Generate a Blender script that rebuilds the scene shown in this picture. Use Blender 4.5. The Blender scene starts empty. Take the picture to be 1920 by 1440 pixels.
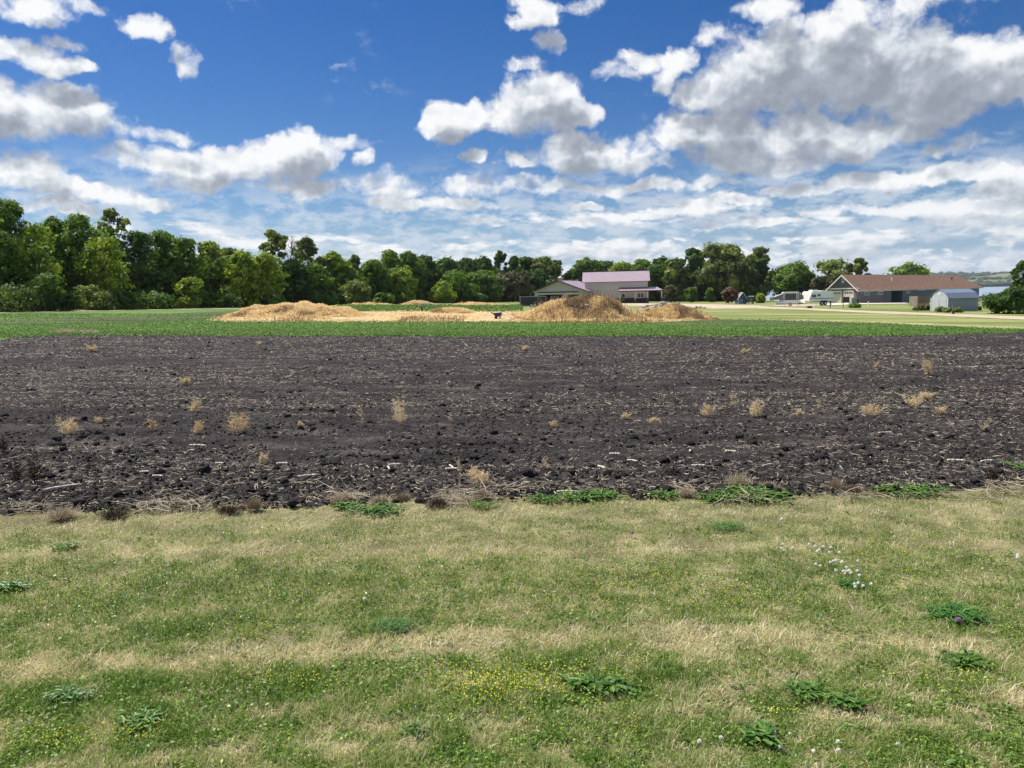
import bpy, math, random
import numpy as np
from mathutils import Vector, Matrix

S = bpy.context.scene
col = S.collection
rad = math.radians

# ------------------------------------------------------------------ camera
FPX = 1443.0                      # focal length in photo pixels (1920 wide)
CAM = np.array([0.0, 0.0, 1.65])
PITCH = math.atan(165.0 / FPX)
ROLL = rad(1.3)
_F = np.array([0, math.cos(PITCH), -math.sin(PITCH)])
_r0 = np.array([1.0, 0, 0])
_u0 = np.array([0, math.sin(PITCH), math.cos(PITCH)])
_U = _u0 * math.cos(ROLL) + _r0 * math.sin(ROLL)
_R = _r0 * math.cos(ROLL) - _u0 * math.sin(ROLL)
cd = bpy.data.cameras.new('camera'); cam = bpy.data.objects.new('camera', cd); col.objects.link(cam)
cam.matrix_world = Matrix(((_R[0], _U[0], -_F[0], CAM[0]), (_R[1], _U[1], -_F[1], CAM[1]),
                           (_R[2], _U[2], -_F[2], CAM[2]), (0, 0, 0, 1)))
cd.sensor_width = 36.0; cd.lens = 36.0 * FPX / 1920.0
cd.clip_start = 0.05; cd.clip_end = 40000
S.camera = cam

def ray(px, py):
    return _F * FPX + _R * (px - 960.0) + _U * (720.0 - py)
# the land is one gently tilted plane z = PA*x + PB*y, sinking towards the lake on the right
_a, _b = ray(960, 556), ray(1920, 556)
_m = np.linalg.solve(np.array([[_a[0], _a[1]], [_b[0], _b[1]]]), np.array([_a[2], _b[2]]))
PA, PB = float(_m[0]), float(_m[1])
def gz(x, y):
    return PA * x + PB * y
def G(px, py):
    d = ray(px, py)
    t = -(CAM[2]) / (d[2] - PA * d[0] - PB * d[1])
    p = CAM + d * t
    return float(p[0]), float(p[1])
def onray(px, py, Y):
    d = ray(px, py); p = CAM + d * (Y / d[1])
    return float(p[0]), float(p[2])
def azel(px, py):
    d = ray(px, py); d = d / np.linalg.norm(d)
    return math.atan2(d[0], d[1]), math.asin(d[2])

# ------------------------------------------------------------------ render settings
S.view_settings.view_transform = 'Standard'; S.view_settings.look = 'None'
S.view_settings.gamma = 1.0; S.view_settings.exposure = 0.45
S.render.engine = 'CYCLES'
S.cycles.use_denoising = True; S.cycles.denoiser = 'OPENIMAGEDENOISE'; S.cycles.denoising_input_passes = 'RGB_ALBEDO_NORMAL'; S.cycles.denoising_prefilter = 'ACCURATE'
S.cycles.use_adaptive_sampling = True; S.cycles.adaptive_threshold = 0.02; S.cycles.adaptive_min_samples = 12
S.cycles.max_bounces = 6; S.cycles.diffuse_bounces = 3; S.cycles.glossy_bounces = 2
S.cycles.transmission_bounces = 3; S.cycles.transparent_max_bounces = 8
S.cycles.volume_bounces = 0
S.cycles.caustics_reflective = False; S.cycles.caustics_refractive = False

# ------------------------------------------------------------------ sun
SUN_AZ, SUN_EL = rad(-56), rad(56)
sv = Vector((math.sin(SUN_AZ) * math.cos(SUN_EL), math.cos(SUN_AZ) * math.cos(SUN_EL), math.sin(SUN_EL)))
sd = bpy.data.lights.new('sun', 'SUN'); sun = bpy.data.objects.new('sun', sd); col.objects.link(sun)
sd.energy = 4.6; sd.angle = rad(0.5); sd.color = (1.0, 0.95, 0.87)
sun.rotation_euler = (-sv).to_track_quat('-Z', 'Y').to_euler(); sun.location = (0, 0, 60)

# ------------------------------------------------------------------ world: sky with clouds in azimuth / elevation
W = bpy.data.worlds.new("World"); S.world = W; W.use_nodes = True
W.cycles.sampling_method = 'MANUAL'; W.cycles.sample_map_resolution = 512

class NT:
    def __init__(s, tree): s.t = tree; s.n = tree.nodes; s.l = tree.links
    def put(s, sock, v):
        if isinstance(v, bpy.types.NodeSocket): s.l.new(v, sock)
        elif v is not None: sock.default_value = v
    def m(s, op, a, b=None, c=None, clamp=False):
        n = s.n.new('ShaderNodeMath'); n.operation = op; n.use_clamp = clamp
        for i, v in enumerate((a, b, c)): s.put(n.inputs[i], v) if v is not None else None
        return n.outputs[0]
    def v(s, op, a, b=None, c=None):
        n = s.n.new('ShaderNodeVectorMath'); n.operation = op
        s.put(n.inputs[0], a)
        if c is not None: s.put(n.inputs[2], c)
        if b is not None:
            if op == 'SCALE': s.put(n.inputs['Scale'], b)
            else: s.put(n.inputs[1], b)
        return n.outputs['Value'] if op in ('LENGTH', 'DOT_PRODUCT') else n.outputs[0]
    def xyz(s, x, y, z=0.0):
        n = s.n.new('ShaderNodeCombineXYZ')
        for i, v in enumerate((x, y, z)): s.put(n.inputs[i], v)
        return n.outputs[0]
    def sep(s, v):
        n = s.n.new('ShaderNodeSeparateXYZ'); s.put(n.inputs[0], v); return n.outputs
    def noise(s, vec, scale, detail=6, rough=0.55, dist=0.0, color=False, lac=2.0):
        n = s.n.new('ShaderNodeTexNoise'); n.noise_dimensions = '3D'
        s.put(n.inputs['Vector'], vec); s.put(n.inputs['Scale'], scale); s.put(n.inputs['Detail'], detail)
        s.put(n.inputs['Roughness'], rough); s.put(n.inputs['Distortion'], dist); s.put(n.inputs['Lacunarity'], lac)
        return n.outputs['Color' if color else 'Fac']
    def step(s, x, lo, hi, a=0.0, b=1.0):
        n = s.n.new('ShaderNodeMapRange'); n.interpolation_type = 'SMOOTHSTEP'
        s.put(n.inputs['Value'], x); s.put(n.inputs['From Min'], lo); s.put(n.inputs['From Max'], hi)
        s.put(n.inputs['To Min'], a); s.put(n.inputs['To Max'], b)
        return n.outputs['Result']
    def mix(s, f, a, b, mode='MIX'):
        n = s.n.new('ShaderNodeMix'); n.data_type = 'RGBA'; n.blend_type = mode
        s.put(n.inputs['Factor'], f); s.put(n.inputs['A'], a) if False else None
        s.put(n.inputs[0], f); s.put(n.inputs[6], a); s.put(n.inputs[7], b)
        return n.outputs[2]
    def ramp(s, f, stops):
        n = s.n.new('ShaderNodeValToRGB'); cr = n.color_ramp
        while len(cr.elements) < len(stops): cr.elements.new(0.5)
        for e, (p, c) in zip(cr.elements, stops): e.position = p; e.color = (*c, 1)
        s.put(n.inputs[0], f); return n.outputs[0]

# cumulus: photo centre, half width, half height above / below the centre, weight (low = wispy)
CUM = [(55, 215, 150, 55, 34, 1), (170, 205, 50, 26, 20, .8), (15, 100, 60, 32, 24, 1), (85, 122, 45, 14, 12, .55),
       (48, 12, 62, 26, 24, .8), (200, 22, 40, 12, 14, .55), (262, 42, 50, 18, 18, .7), (90, 78, 36, 10, 8, .35), (350, 105, 24, 26, 24, .45),
       (545, 292, 98, 40, 38, 1.1), (420, 310, 130, 38, 36, 1.1), (300, 300, 95, 30, 26, .85), (390, 345, 90, 20, 12, .75),
       (25, 330, 62, 40, 28, .9), (60, 352, 90, 14, 12, .6), (100, 402, 66, 16, 10, .9), (680, 288, 20, 18, 12, .7),
       (300, 248, 60, 16, 12, .5), (650, 262, 50, 16, 12, .5), (560, 350, 150, 22, 14, .8), (200, 372, 150, 20, 12, .8), (820, 388, 120, 18, 10, .8), (1180, 352, 110, 18, 12, .8), (1250, 405, 130, 14, 9, .85), (1650, 392, 150, 14, 10, .85), (1860, 385, 90, 14, 10, .85),
       (857, 222, 58, 42, 38, 1.25), (965, 205, 62, 52, 48, 1.1), (1035, 195, 72, 52, 48, 1.15), (1108, 205, 36, 24, 22, .8), (990, 130, 34, 16, 12, .6),
       (1100, 285, 112, 44, 34, 1.1), (1180, 300, 70, 22, 22, .8), (885, 298, 26, 16, 12, .9), (970, 302, 36, 14, 12, .7),
       (1370, 170, 100, 50, 50, 1.15), (1480, 140, 150, 76, 74, 1.3), (1600, 130, 150, 62, 90, 1.3), (1740, 150, 170, 60, 70, 1.2),
       (1880, 150, 110, 42, 50, 1.1), (1560, 60, 80, 34, 40, .95), (1640, 25, 90, 34, 34, .75), (1760, -5, 110, 24, 18, .55),
       (1330, 250, 125, 42, 42, 1.1), (1460, 250, 115, 50, 50, 1.1), (1610, 250, 125, 40, 36, 1.1), (1400, 298, 130, 30, 26, .95),
       (1265, 105, 40, 26, 26, .7), (1235, 150, 22, 20, 20, .5), (1345, 72, 46, 24, 20, .7), (1195, 110, 26, 18, 20, .5), (1160, 130, 30, 14, 14, .3),
       (1000, 22, 54, 30, 26, .95), (965, 48, 34, 18, 16, .9), (1025, 85, 34, 22, 24, .55), (1095, 6, 44, 14, 12, .6), (1460, 10, 50, 18, 22, .5),
       (1850, 262, 60, 18, 22, .6), (1745, 278, 30, 16, 12, .7), (630, 128, 20, 6, 5, .3),
       (1820, 322, 130, 22, 16, .9), (1640, 340, 120, 18, 14, .9), (1900, 345, 60, 16, 14, .8), (1330, 345, 66, 14, 12, .8),
       (1530, 352, 110, 14, 12, .7), (1330, 385, 90, 18, 12, .9), (1090, 392, 40, 12, 7, .9), (1400, 425, 110, 12, 8, .8),
       (1000, 345, 60, 20, 16, .6), (760, 365, 60, 18, 14, .6), (720, 340, 60, 26, 22, .5), (900, 350, 70, 20, 18, .5)]
def make_density(fine):
    g = bpy.data.node_groups.new('cloud_density', 'ShaderNodeTree')
    g.interface.new_socket('P', in_out='INPUT', socket_type='NodeSocketVector')
    g.interface.new_socket('D', in_out='OUTPUT', socket_type='NodeSocketFloat')
    t = NT(g); gi = g.nodes.new('NodeGroupInput'); go = g.nodes.new('NodeGroupOutput')
    P = gi.outputs[0]
    wp = t.v('MULTIPLY_ADD', t.noise(P, 13.0, 6, 0.62, color=True), (0.085, 0.055, 0.0), t.v('SUBTRACT', P, (0.0425, 0.0275, 0.0)))
    wx, wy, _ = t.sep(wp); acc = -1.4
    for (cx, cy, hw, hu, hd, w) in CUM:           # each step carries the running maximum along in z
        a, e = azel(cx, cy - (hu - hd) * 0.35); k = 1.0 / FPX; h = (hu + hd) / 2
        v = t.v('SUBTRACT', t.xyz(wx, wy, acc), (a, e, 0))
        v = t.v('MULTIPLY', v, (1 / (hw * k), 1 / (h * k), 1.0))
        x, y, z = t.sep(v)
        r2 = t.m('MULTIPLY_ADD', x, x, t.m('MULTIPLY', y, y))
        acc = t.m('MAXIMUM', z, t.m('MULTIPLY_ADD', r2, -w * .80, w * 1.0))
    bil = t.noise(t.v('MULTIPLY_ADD', wp, (0.6, 0.6, 0), t.v('SCALE', P, 0.4)), 17.0, 8 if fine else 3, 0.595, 0.0)
    d = t.m('MULTIPLY_ADD', t.m('SUBTRACT', bil, 0.50), 3.1, acc)
    # low band: small puffs getting flatter and denser towards the horizon
    lim = t.m('MULTIPLY_ADD', t.noise(t.xyz(wx, 0, 7.7), 2.6, 1, 0.5), 0.11, 0.052)
    P_y = t.sep(P)[1]; wq = t.v('MULTIPLY_ADD', t.noise(P, 17.0, 2, 0.55, color=True), (0.020, 0.006, 0.0), P)
    for sx, sy, lo, hi, zz, th in ((13.0, 46.0, 0.04, 0.0, 3.3, .475), (27.0, 66.0, 0.0, -0.04, 8.1, .465), (58.0, 150.0, -0.02, -0.06, 5.7, .455)):
        pn = t.noise(t.v('MULTIPLY_ADD', wq, (sx, sy, 0), (0, 0, zz)), 1.0, 5 if fine else 3, 0.58)
        band = t.step(P_y, t.m('ADD', lim, lo), t.m('ADD', lim, hi - 0.03), -2.0, 0.0)
        d = t.m('MAXIMUM', d, t.m('ADD', t.m('MULTIPLY', t.m('SUBTRACT', pn, th), 5.0), band))
    # unseen clouds overhead and behind the camera, added to lift the ambient light
    hi = t.m('MULTIPLY', t.m('SUBTRACT', t.noise(P, 5.0, 4, 0.55), t.step(P_y, .36, .5, .95, .40)), 6.0)
    d = t.m('MAXIMUM', d, hi)
    g.links.new(d, go.inputs[0])
    return g
def make_world():
    t = NT(W.node_tree); t.n.clear()
    out = t.n.new('ShaderNodeOutputWorld'); bg = t.n.new('ShaderNodeBackground')
    sky = t.n.new('ShaderNodeTexSky'); sky.sky_type = 'NISHITA'; sky.sun_disc = False
    sky.sun_elevation = SUN_EL; sky.sun_rotation = SUN_AZ % (2 * math.pi)
    sky.air_density = 1.0; sky.dust_density = 0.2; sky.ozone_density = 4.0; sky.altitude = 400
    tc = t.n.new('ShaderNodeTexCoord'); D = t.v('NORMALIZE', tc.outputs['Generated'])
    x, y, z = t.sep(D)
    el = t.m('ARCSINE', z)
    P = t.xyz(t.m('ARCTAN2', x, y), el, 0.0)
    def dens(vec, fine):
        n = t.n.new('ShaderNodeGroup'); n.node_tree = make_density(fine); t.l.new(vec, n.inputs[0]); return n.outputs[0]
    d0 = dens(P, True)
    hh = t.step(el, 0.02, 0.17, 0.008, 0.030)     # clouds look taller higher up
    d2 = dens(t.v('ADD', P, t.xyz(t.m('MULTIPLY', hh, -0.4), hh, 0)), False)
    alpha = t.m('MULTIPLY', t.step(d0, 0.0, t.step(el, .02, .16, .55, .70)), t.step(el, .02, .14, .86, .98))
    # thin milky sheets in the lower sky
    wp = t.v('MULTIPLY_ADD', t.noise(P, 8.0, 3, 0.5, color=True), (0.06, 0.014, 0), P)
    cir = t.noise(t.v('MULTIPLY', wp, (20.0, 46.0, 0)), 1.0, 7, 0.66)
    thin = t.m('MULTIPLY', t.step(cir, 0.40, 0.60), t.step(t.m('MULTIPLY_ADD', t.noise(P, 5.0, 2, 0.5), 0.10, el), 0.235, 0.15, 0.0, 0.66))
    wv = t.v('MULTIPLY_ADD', t.noise(P, 9.0, 2, 0.5, color=True), (0.05, 0.05, 0), P)
    wisp = t.m('MULTIPLY', t.step(t.noise(t.v('MULTIPLY', wv, (26, 40, 0)), 1.0, 8, 0.68), 0.53, 0.74), t.step(t.noise(t.v('ADD', P, (0.37, 0.1, 0)), 6.5, 2, 0.5), 0.52, 0.66, 0.0, 0.6))
    thin = t.m('MAXIMUM', thin, wisp)
    n1 = t.noise(P, 24.0, 5, 0.55)
    n2 = t.noise(t.v('ADD', P, (-0.004, 0.009, 0)), 24.0, 5, 0.55)
    # light: thick cloud overhead of a point darkens it, the side towards the sun is bright
    shade = t.step(d2, -0.40, 1.35, 0.0, 1.0)
    shade = t.m('MULTIPLY', shade, t.step(el, .05, .18, .50, 1.0))
    lum = t.m('ADD', t.m('MULTIPLY_ADD', shade, -0.98, 1.04), t.m('MULTIPLY', t.m('SUBTRACT', n1, n2), 1.35), clamp=True)
    ccol = t.ramp(lum, [(0.0, (0.31, 0.345, 0.41)), (0.35, (0.44, 0.48, 0.55)), (0.7, (0.72, 0.76, 0.81)), (1.0, (0.98, 0.99, 1.0))])
    hs = t.n.new('ShaderNodeHueSaturation'); hs.inputs['Saturation'].default_value = 1.35; hs.inputs['Value'].default_value = 0.86; hs.inputs['Hue'].default_value = 0.512
    t.l.new(t.v('SCALE', sky.outputs[0], 0.10), hs.inputs['Color'])
    air = t.step(el, 0.13, -0.02, 0.0, 0.9)
    c = t.mix(air, hs.outputs[0], (0.30, 0.45, 0.72, 1))
    c = t.mix(thin, c, (0.72, 0.78, 0.86, 1))
    c = t.mix(alpha, c, ccol)
    c = t.mix(t.step(el, 0.05, 0.0, 0.0, 0.45), c, (0.62, 0.71, 0.83, 1))   # far clouds sink into the pale air
    c = t.mix(t.step(el, -0.02, -0.06), c, (0.12, 0.13, 0.09, 1))
    t.l.new(t.v('SCALE', c, 7.35), bg.inputs['Color']); bg.inputs['Strength'].default_value = 0.10
    t.l.new(bg.outputs[0], out.inputs[0])
make_world()

# ------------------------------------------------------------------ helpers
rng = np.random.default_rng(7)
def setp(o, label=None, cat=None, group=None, kind=None):
    if label: o['label'] = label
    if cat: o['category'] = cat
    if group: o['group'] = group
    if kind: o['kind'] = kind
    return o
def link(name, me, parent=None):
    o = bpy.data.objects.new(name, me); col.objects.link(o)
    if parent is not None: o.parent = parent
    return o
def empty(name, loc, rz=0.0, label=None, cat=None, group=None):
    o = link(name, None); o.location = loc; o.rotation_euler = (0, 0, rz); o.empty_display_size = 0.3
    return setp(o, label, cat, group)
def npmesh(name, V, F, mats, attrs=None, smooth=False, mi=None):
    """V (n,3), F (m,k) with k fixed -> mesh, point float attributes in attrs"""
    V = np.ascontiguousarray(V, dtype=np.float32); F = np.ascontiguousarray(F, dtype=np.int32)
    me = bpy.data.meshes.new(name); m, k = F.shape
    me.vertices.add(len(V)); me.vertices.foreach_set('co', V.ravel())
    me.loops.add(m * k); me.loops.foreach_set('vertex_index', F.ravel())
    me.polygons.add(m); me.polygons.foreach_set('loop_start', np.arange(0, m * k, k, dtype=np.int32))
    if smooth: me.polygons.foreach_set('use_smooth', np.ones(m, dtype=bool))
    for q in mats: me.materials.append(q)
    if mi is not None: me.polygons.foreach_set('material_index', np.asarray(mi, dtype=np.int32))
    for nm, arr in (attrs or {}).items():
        at = me.attributes.new(nm, 'FLOAT', 'POINT'); at.data.foreach_set('value', np.ascontiguousarray(arr, dtype=np.float32).ravel())
    me.update(calc_edges=True); return me

class MB:
    def __init__(s): s.v = []; s.f = []; s.m = []
    def add(s, vs, fs, m=0):
        b = len(s.v); s.v += [tuple(map(float, q)) for q in vs]
        for f in fs: s.f.append([b + i for i in f]); s.m.append(m)
        return s
    def box(s, x0, y0, z0, x1, y1, z1, m=0):
        vs = [(x, y, z) for z in (z0, z1) for y in (y0, y1) for x in (x0, x1)]
        return s.add(vs, [(0, 2, 3, 1), (4, 5, 7, 6), (0, 1, 5, 4), (2, 6, 7, 3), (0, 4, 6, 2), (1, 3, 7, 5)], m)
    def prism(s, poly, axis, a, b, m=0):
        """poly in the two other axes (x,z) for axis y, (y,z) for x, (x,y) for z"""
        n = len(poly)
        def mk(p, t): return {'x': (t, p[0], p[1]), 'y': (p[0], t, p[1]), 'z': (p[0], p[1], t)}[axis]
        vs = [mk(p, a) for p in poly] + [mk(p, b) for p in poly]
        fs = [list(range(n))[::-1], list(range(n, 2 * n))] + [(i, (i + 1) % n, n + (i + 1) % n, n + i) for i in range(n)]
        return s.add(vs, fs, m)
    def cyl(s, p0, p1, r0, r1=None, n=8, m=0):
        r1 = r0 if r1 is None else r1
        p0, p1 = Vector(p0), Vector(p1); d = (p1 - p0).normalized()
        a = d.cross(Vector((0, 0, 1)) if abs(d.z) < .9 else Vector((1, 0, 0))).normalized(); b = d.cross(a)
        vs = []
        for p, r in ((p0, r0), (p1, r1)):
            for i in range(n):
                t = 2 * math.pi * i / n; vs.append(p + a * (r * math.cos(t)) + b * (r * math.sin(t)))
        fs = [(i, (i + 1) % n, n + (i + 1) % n, n + i) for i in range(n)] + [list(range(n))[::-1], list(range(n, 2 * n))]
        return s.add(vs, fs, m)
    def quad(s, a, b, c, d, m=0): return s.add([a, b, c, d], [(0, 1, 2, 3)], m)
    def slab(s, pts, th, m=0):
        """4 roof corners, thickened downwards"""
        lo = [(p[0], p[1], p[2] - th) for p in pts]
        n = len(pts)
        return s.add(list(pts) + lo, [list(range(n)), list(range(n, 2 * n))[::-1]] + [(i, n + i, n + (i + 1) % n, (i + 1) % n) for i in range(n)], m)
    def build(s, name, mats, parent=None, smooth=False):
        me = bpy.data.meshes.new(name); me.from_pydata(s.v, [], s.f)
        for q in (mats if isinstance(mats, (list, tuple)) else [mats]): me.materials.append(q)
        me.polygons.foreach_set('material_index', s.m)
        if smooth: me.polygons.foreach_set('use_smooth', [True] * len(s.f))
        me.update()
        import bmesh
        bm = bmesh.new(); bm.from_mesh(me); bmesh.ops.recalc_face_normals(bm, faces=bm.faces); bm.to_mesh(me); bm.free()
        return link(name, me, parent)

def _h(ix, iy, seed):
    n = (ix.astype(np.int64) * 374761393 + iy.astype(np.int64) * 668265263 + seed * 974634777) & 0xffffffff
    n = ((n ^ (n >> 13)) * 1274126177) & 0xffffffff
    return ((n ^ (n >> 16)) & 0xffff) / 65535.0
def vnoise(x, y, seed=0):
    ix, iy = np.floor(x), np.floor(y); fx, fy = x - ix, y - iy
    fx = fx * fx * (3 - 2 * fx); fy = fy * fy * (3 - 2 * fy)
    a = _h(ix, iy, seed); b = _h(ix + 1, iy, seed); c = _h(ix, iy + 1, seed); d = _h(ix + 1, iy + 1, seed)
    return (a * (1 - fx) + b * fx) * (1 - fy) + (c * (1 - fx) + d * fx) * fy
def fbm(x, y, oct=4, seed=0, gain=0.5):
    s = 0; a = 1; t = 0
    for i in range(oct):
        s = s + a * vnoise(x * 2 ** i + i * 17.3, y * 2 ** i - i * 9.1, seed + i); t += a; a *= gain
    return s / t
def inpoly(x, y, poly):
    r = np.zeros(np.shape(x), bool); n = len(poly)
    for i in range(n):
        (x0, y0), (x1, y1) = poly[i], poly[(i + 1) % n]
        if y0 == y1: continue
        c = ((y0 > y) != (y1 > y)) & (x < (x1 - x0) * (y - y0) / (y1 - y0) + x0)
        r ^= c
    return r

# ------------------------------------------------------------------ materials
def newmat(name):
    m = bpy.data.materials.new(name); m.use_nodes = True
    t = NT(m.node_tree); p = m.node_tree.nodes['Principled BSDF']; return m, t, p
def mat(name, c, rough=0.6, var=0.15, scale=3.0, metal=0.0, bump=0.0, bscale=None, spec=None, wave=None):
    m, t, p = newmat(name)
    tc = t.n.new('ShaderNodeTexCoord').outputs['Object']
    n = t.noise(tc, scale, 5, 0.6)
    k = t.step(n, 0.25, 0.75)
    lo = tuple(x * (1 - var) for x in c) + (1,); hi = tuple(min(1, x * (1 + var)) for x in c) + (1,)
    cc = t.mix(k, lo, hi)
    t.l.new(cc, p.inputs['Base Color'])
    p.inputs['Roughness'].default_value = rough; p.inputs['Metallic'].default_value = metal
    if spec is not None: p.inputs['Specular IOR Level'].default_value = spec
    h = None
    if bump: h = t.noise(tc, bscale or scale * 4, 4, 0.6)
    if wave:                                   # (axis, spacing, strength): corrugation or lap boards
        ax, sp, stg = wave
        x, y, z = t.sep(tc); q = {'x': x, 'y': y, 'z': z}[ax]
        fr = t.m('FRACT', t.m('MULTIPLY', q, 1 / sp))
        h = t.m('MULTIPLY', t.step(fr, 0.0, 0.25), 1.0); bump = stg * .22
    if h is not None:
        b = t.n.new('ShaderNodeBump'); b.inputs['Strength'].default_value = min(1, bump); b.inputs['Distance'].default_value = 0.05
        t.l.new(h, b.inputs['Height']); t.l.new(b.outputs[0], p.inputs['Normal'])
    return m
def leafmat(name, stops, trans=0.35, rough=0.55, tc=(1.08, 1.08, .85)):
    """foliage: colour from the per-leaf 'tint' attribute, part of the light passes through"""
    m, t, p = newmat(name)
    a = t.n.new('ShaderNodeAttribute'); a.attribute_name = 'tint'
    c = t.ramp(a.outputs['Fac'], stops)
    t.l.new(c, p.inputs['Base Color']); p.inputs['Roughness'].default_value = rough
    p.inputs['Specular IOR Level'].default_value = 0.3
    if trans:
        tr = t.n.new('ShaderNodeBsdfTranslucent')
        t.l.new(t.mix(1.0, c, (*tc, 1), 'MULTIPLY'), tr.inputs['Color'])
        mx = t.n.new('ShaderNodeMixShader'); mx.inputs[0].default_value = trans
        out = t.n['Material Output']
        t.l.new(p.outputs[0], mx.inputs[1]); t.l.new(tr.outputs[0], mx.inputs[2]); t.l.new(mx.outputs[0], out.inputs[0])
    return m
def groundmat(name, stops, scale, fine, bump=0.4, stretch=(1, 1, 1), contrast=(0.3, 0.7), rough=0.95, fineamp=0.35):
    m, t, p = newmat(name)
    pos = t.n.new('ShaderNodeNewGeometry').outputs['Position']
    v = t.v('MULTIPLY', pos, stretch)
    a = t.noise(v, scale, 6, 0.62); b = t.noise(pos, fine, 4, 0.65)
    k = t.m('ADD', t.step(a, contrast[0], contrast[1]), t.m('MULTIPLY', t.m('SUBTRACT', b, 0.5), fineamp * 2), clamp=True)
    t.l.new(t.ramp(k, stops), p.inputs['Base Color']); p.inputs['Roughness'].default_value = rough
    p.inputs['Specular IOR Level'].default_value = 0.15
    bp = t.n.new('ShaderNodeBump'); bp.inputs['Strength'].default_value = bump; bp.inputs['Distance'].default_value = 0.06
    t.l.new(b, bp.inputs['Height']); t.l.new(bp.outputs[0], p.inputs['Normal'])
    return m

M = {}
M['lawn'] = groundmat('mown_lawn', [(0.0, (.12, .17, .045)), (0.5, (.22, .25, .085)), (1.0, (.40, .36, .17))], 0.10, 2.6, stretch=(.35, 1.6, 1), contrast=(.32, .72))
M['thatch'] = groundmat('lawn_thatch', [(0.0, (.11, .10, .05)), (0.6, (.24, .215, .115)), (1.0, (.42, .35, .21))], 3.0, 60.0, contrast=(.2, .8))
M['crop'] = groundmat('crop_ground', [(0.0, (.085, .155, .034)), (1.0, (.14, .235, .055))], 0.5, 5.0, stretch=(.4, 1, 1), fineamp=.25)
M['crop_thin'] = groundmat('thin_crop_ground', [(0.0, (.060, .060, .036)), (0.4, (.075, .105, .036)), (1.0, (.115, .165, .05))], 0.22, 2.0, stretch=(.3, 2.0, 1), fineamp=.3)
M['soil'] = groundmat('black_soil', [(0.0, (.026, .0225, .0225)), (0.55, (.055, .048, .047)), (1.0, (.125, .107, .096))], 1.6, 24.0, bump=.8, stretch=(.5, 1.5, 1), contrast=(.25, .8), fineamp=.45)
M['drydirt'] = groundmat('dry_dirt', [(0.0, (.34, .24, .14)), (0.5, (.58, .42, .24)), (1.0, (.68, .52, .31))], 0.5, 6.0, stretch=(.4, 1.2, 1))
M['strawgrass'] = groundmat('dry_verge_grass', [(0.0, (.20, .22, .08)), (0.5, (.38, .34, .16)), (1.0, (.58, .49, .28))], .5, 4.0, stretch=(.4, 1.5, 1))
M['gravel'] = groundmat('gravel', [(0.0, (.42, .35, .25)), (1.0, (.58, .49, .36))], 0.6, 14.0, fineamp=.3)
M['concrete'] = mat('concrete', (.62, .58, .52), .8, .1, 2.0)
M['hill'] = groundmat('far_hills', [(0.0, (.045, .075, .035)), (0.45, (.10, .14, .06)), (0.7, (.20, .21, .11)), (1.0, (.26, .23, .14))], 0.006, 0.03, stretch=(1, .6, 3), bump=.1)
def watermat():
    m, t, p = newmat('lake_water')
    p.inputs['Base Color'].default_value = (.27, .35, .43, 1); p.inputs['Roughness'].default_value = .34
    pos = t.n.new('ShaderNodeNewGeometry').outputs['Position']
    b = t.n.new('ShaderNodeBump'); b.inputs['Strength'].default_value = .6; b.inputs['Distance'].default_value = .3
    t.l.new(t.noise(t.v('MULTIPLY', pos, (.6, 1, 1)), .7, 4, .6), b.inputs['Height']); t.l.new(b.outputs[0], p.inputs['Normal'])
    return m
M['water'] = watermat()

# ------------------------------------------------------------------ terrain and lake
EDGE = [(62, -40), (66, 30), (75, 70), (80.5, 120), (110, 172), (148, 242), (160, 268), (130, 308), (98, 322), (40, 350), (-200, 420), (-400, 520)]
LAND = EDGE + [(-2500, 520), (-2500, -600), (62, -600)]
def sdist(x, y):
    d = np.full(np.shape(x), 1e9)
    for (x0, y0), (x1, y1) in zip(EDGE[:-1], EDGE[1:]):
        L = (x1 - x0) ** 2 + (y1 - y0) ** 2
        t = np.clip(((x - x0) * (x1 - x0) + (y - y0) * (y1 - y0)) / L, 0, 1)
        d = np.minimum(d, np.hypot(x - x0 - t * (x1 - x0), y - y0 - t * (y1 - y0)))
    return np.where(inpoly(x, y, LAND), d, -d)
LAKE_Z = -3.9
def terr(x, y):
    z = gz(np.clip(x, -160, 140), np.clip(y, -60, 330))
    s = np.clip(-sdist(x, y) / 14.0, 0, 1); s = s * s * (3 - 2 * s)
    return z * (1 - s) + (LAKE_Z - 2.2) * s
def build_terrain():
    def ax(lo, hi, n, p):
        t = np.linspace(-1, 1, n); s = np.sign(t) * np.abs(t) ** p
        return np.where(s < 0, -s * lo, s * hi)
    xs = np.sort(np.concatenate([ax(-1500, 1500, 161, 2.6), np.linspace(56, 135, 60)])); ys = np.sort(np.concatenate([np.linspace(-60, 440, 150), np.array([-400, -200, -120, 480, 540, 640, 800, 1000.])]))
    X, Y = np.meshgrid(xs, ys); Z = terr(X, Y); n, m = X.shape
    V = np.stack([X, Y, Z], -1).reshape(-1, 3); I = np.arange(n * m).reshape(n, m)
    F = np.stack([I[:-1, :-1], I[:-1, 1:], I[1:, 1:], I[1:, :-1]], -1).reshape(-1, 4)
    setp(link('ground', npmesh('ground', V, F, [M['lawn']], smooth=True)), kind='structure')
    w = MB().quad((-1500, -400, LAKE_Z), (9000, -400, LAKE_Z), (9000, 9000, LAKE_Z), (-1500, 9000, LAKE_Z))
    setp(w.build('lake', M['water']), kind='structure')
build_terrain()

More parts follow.
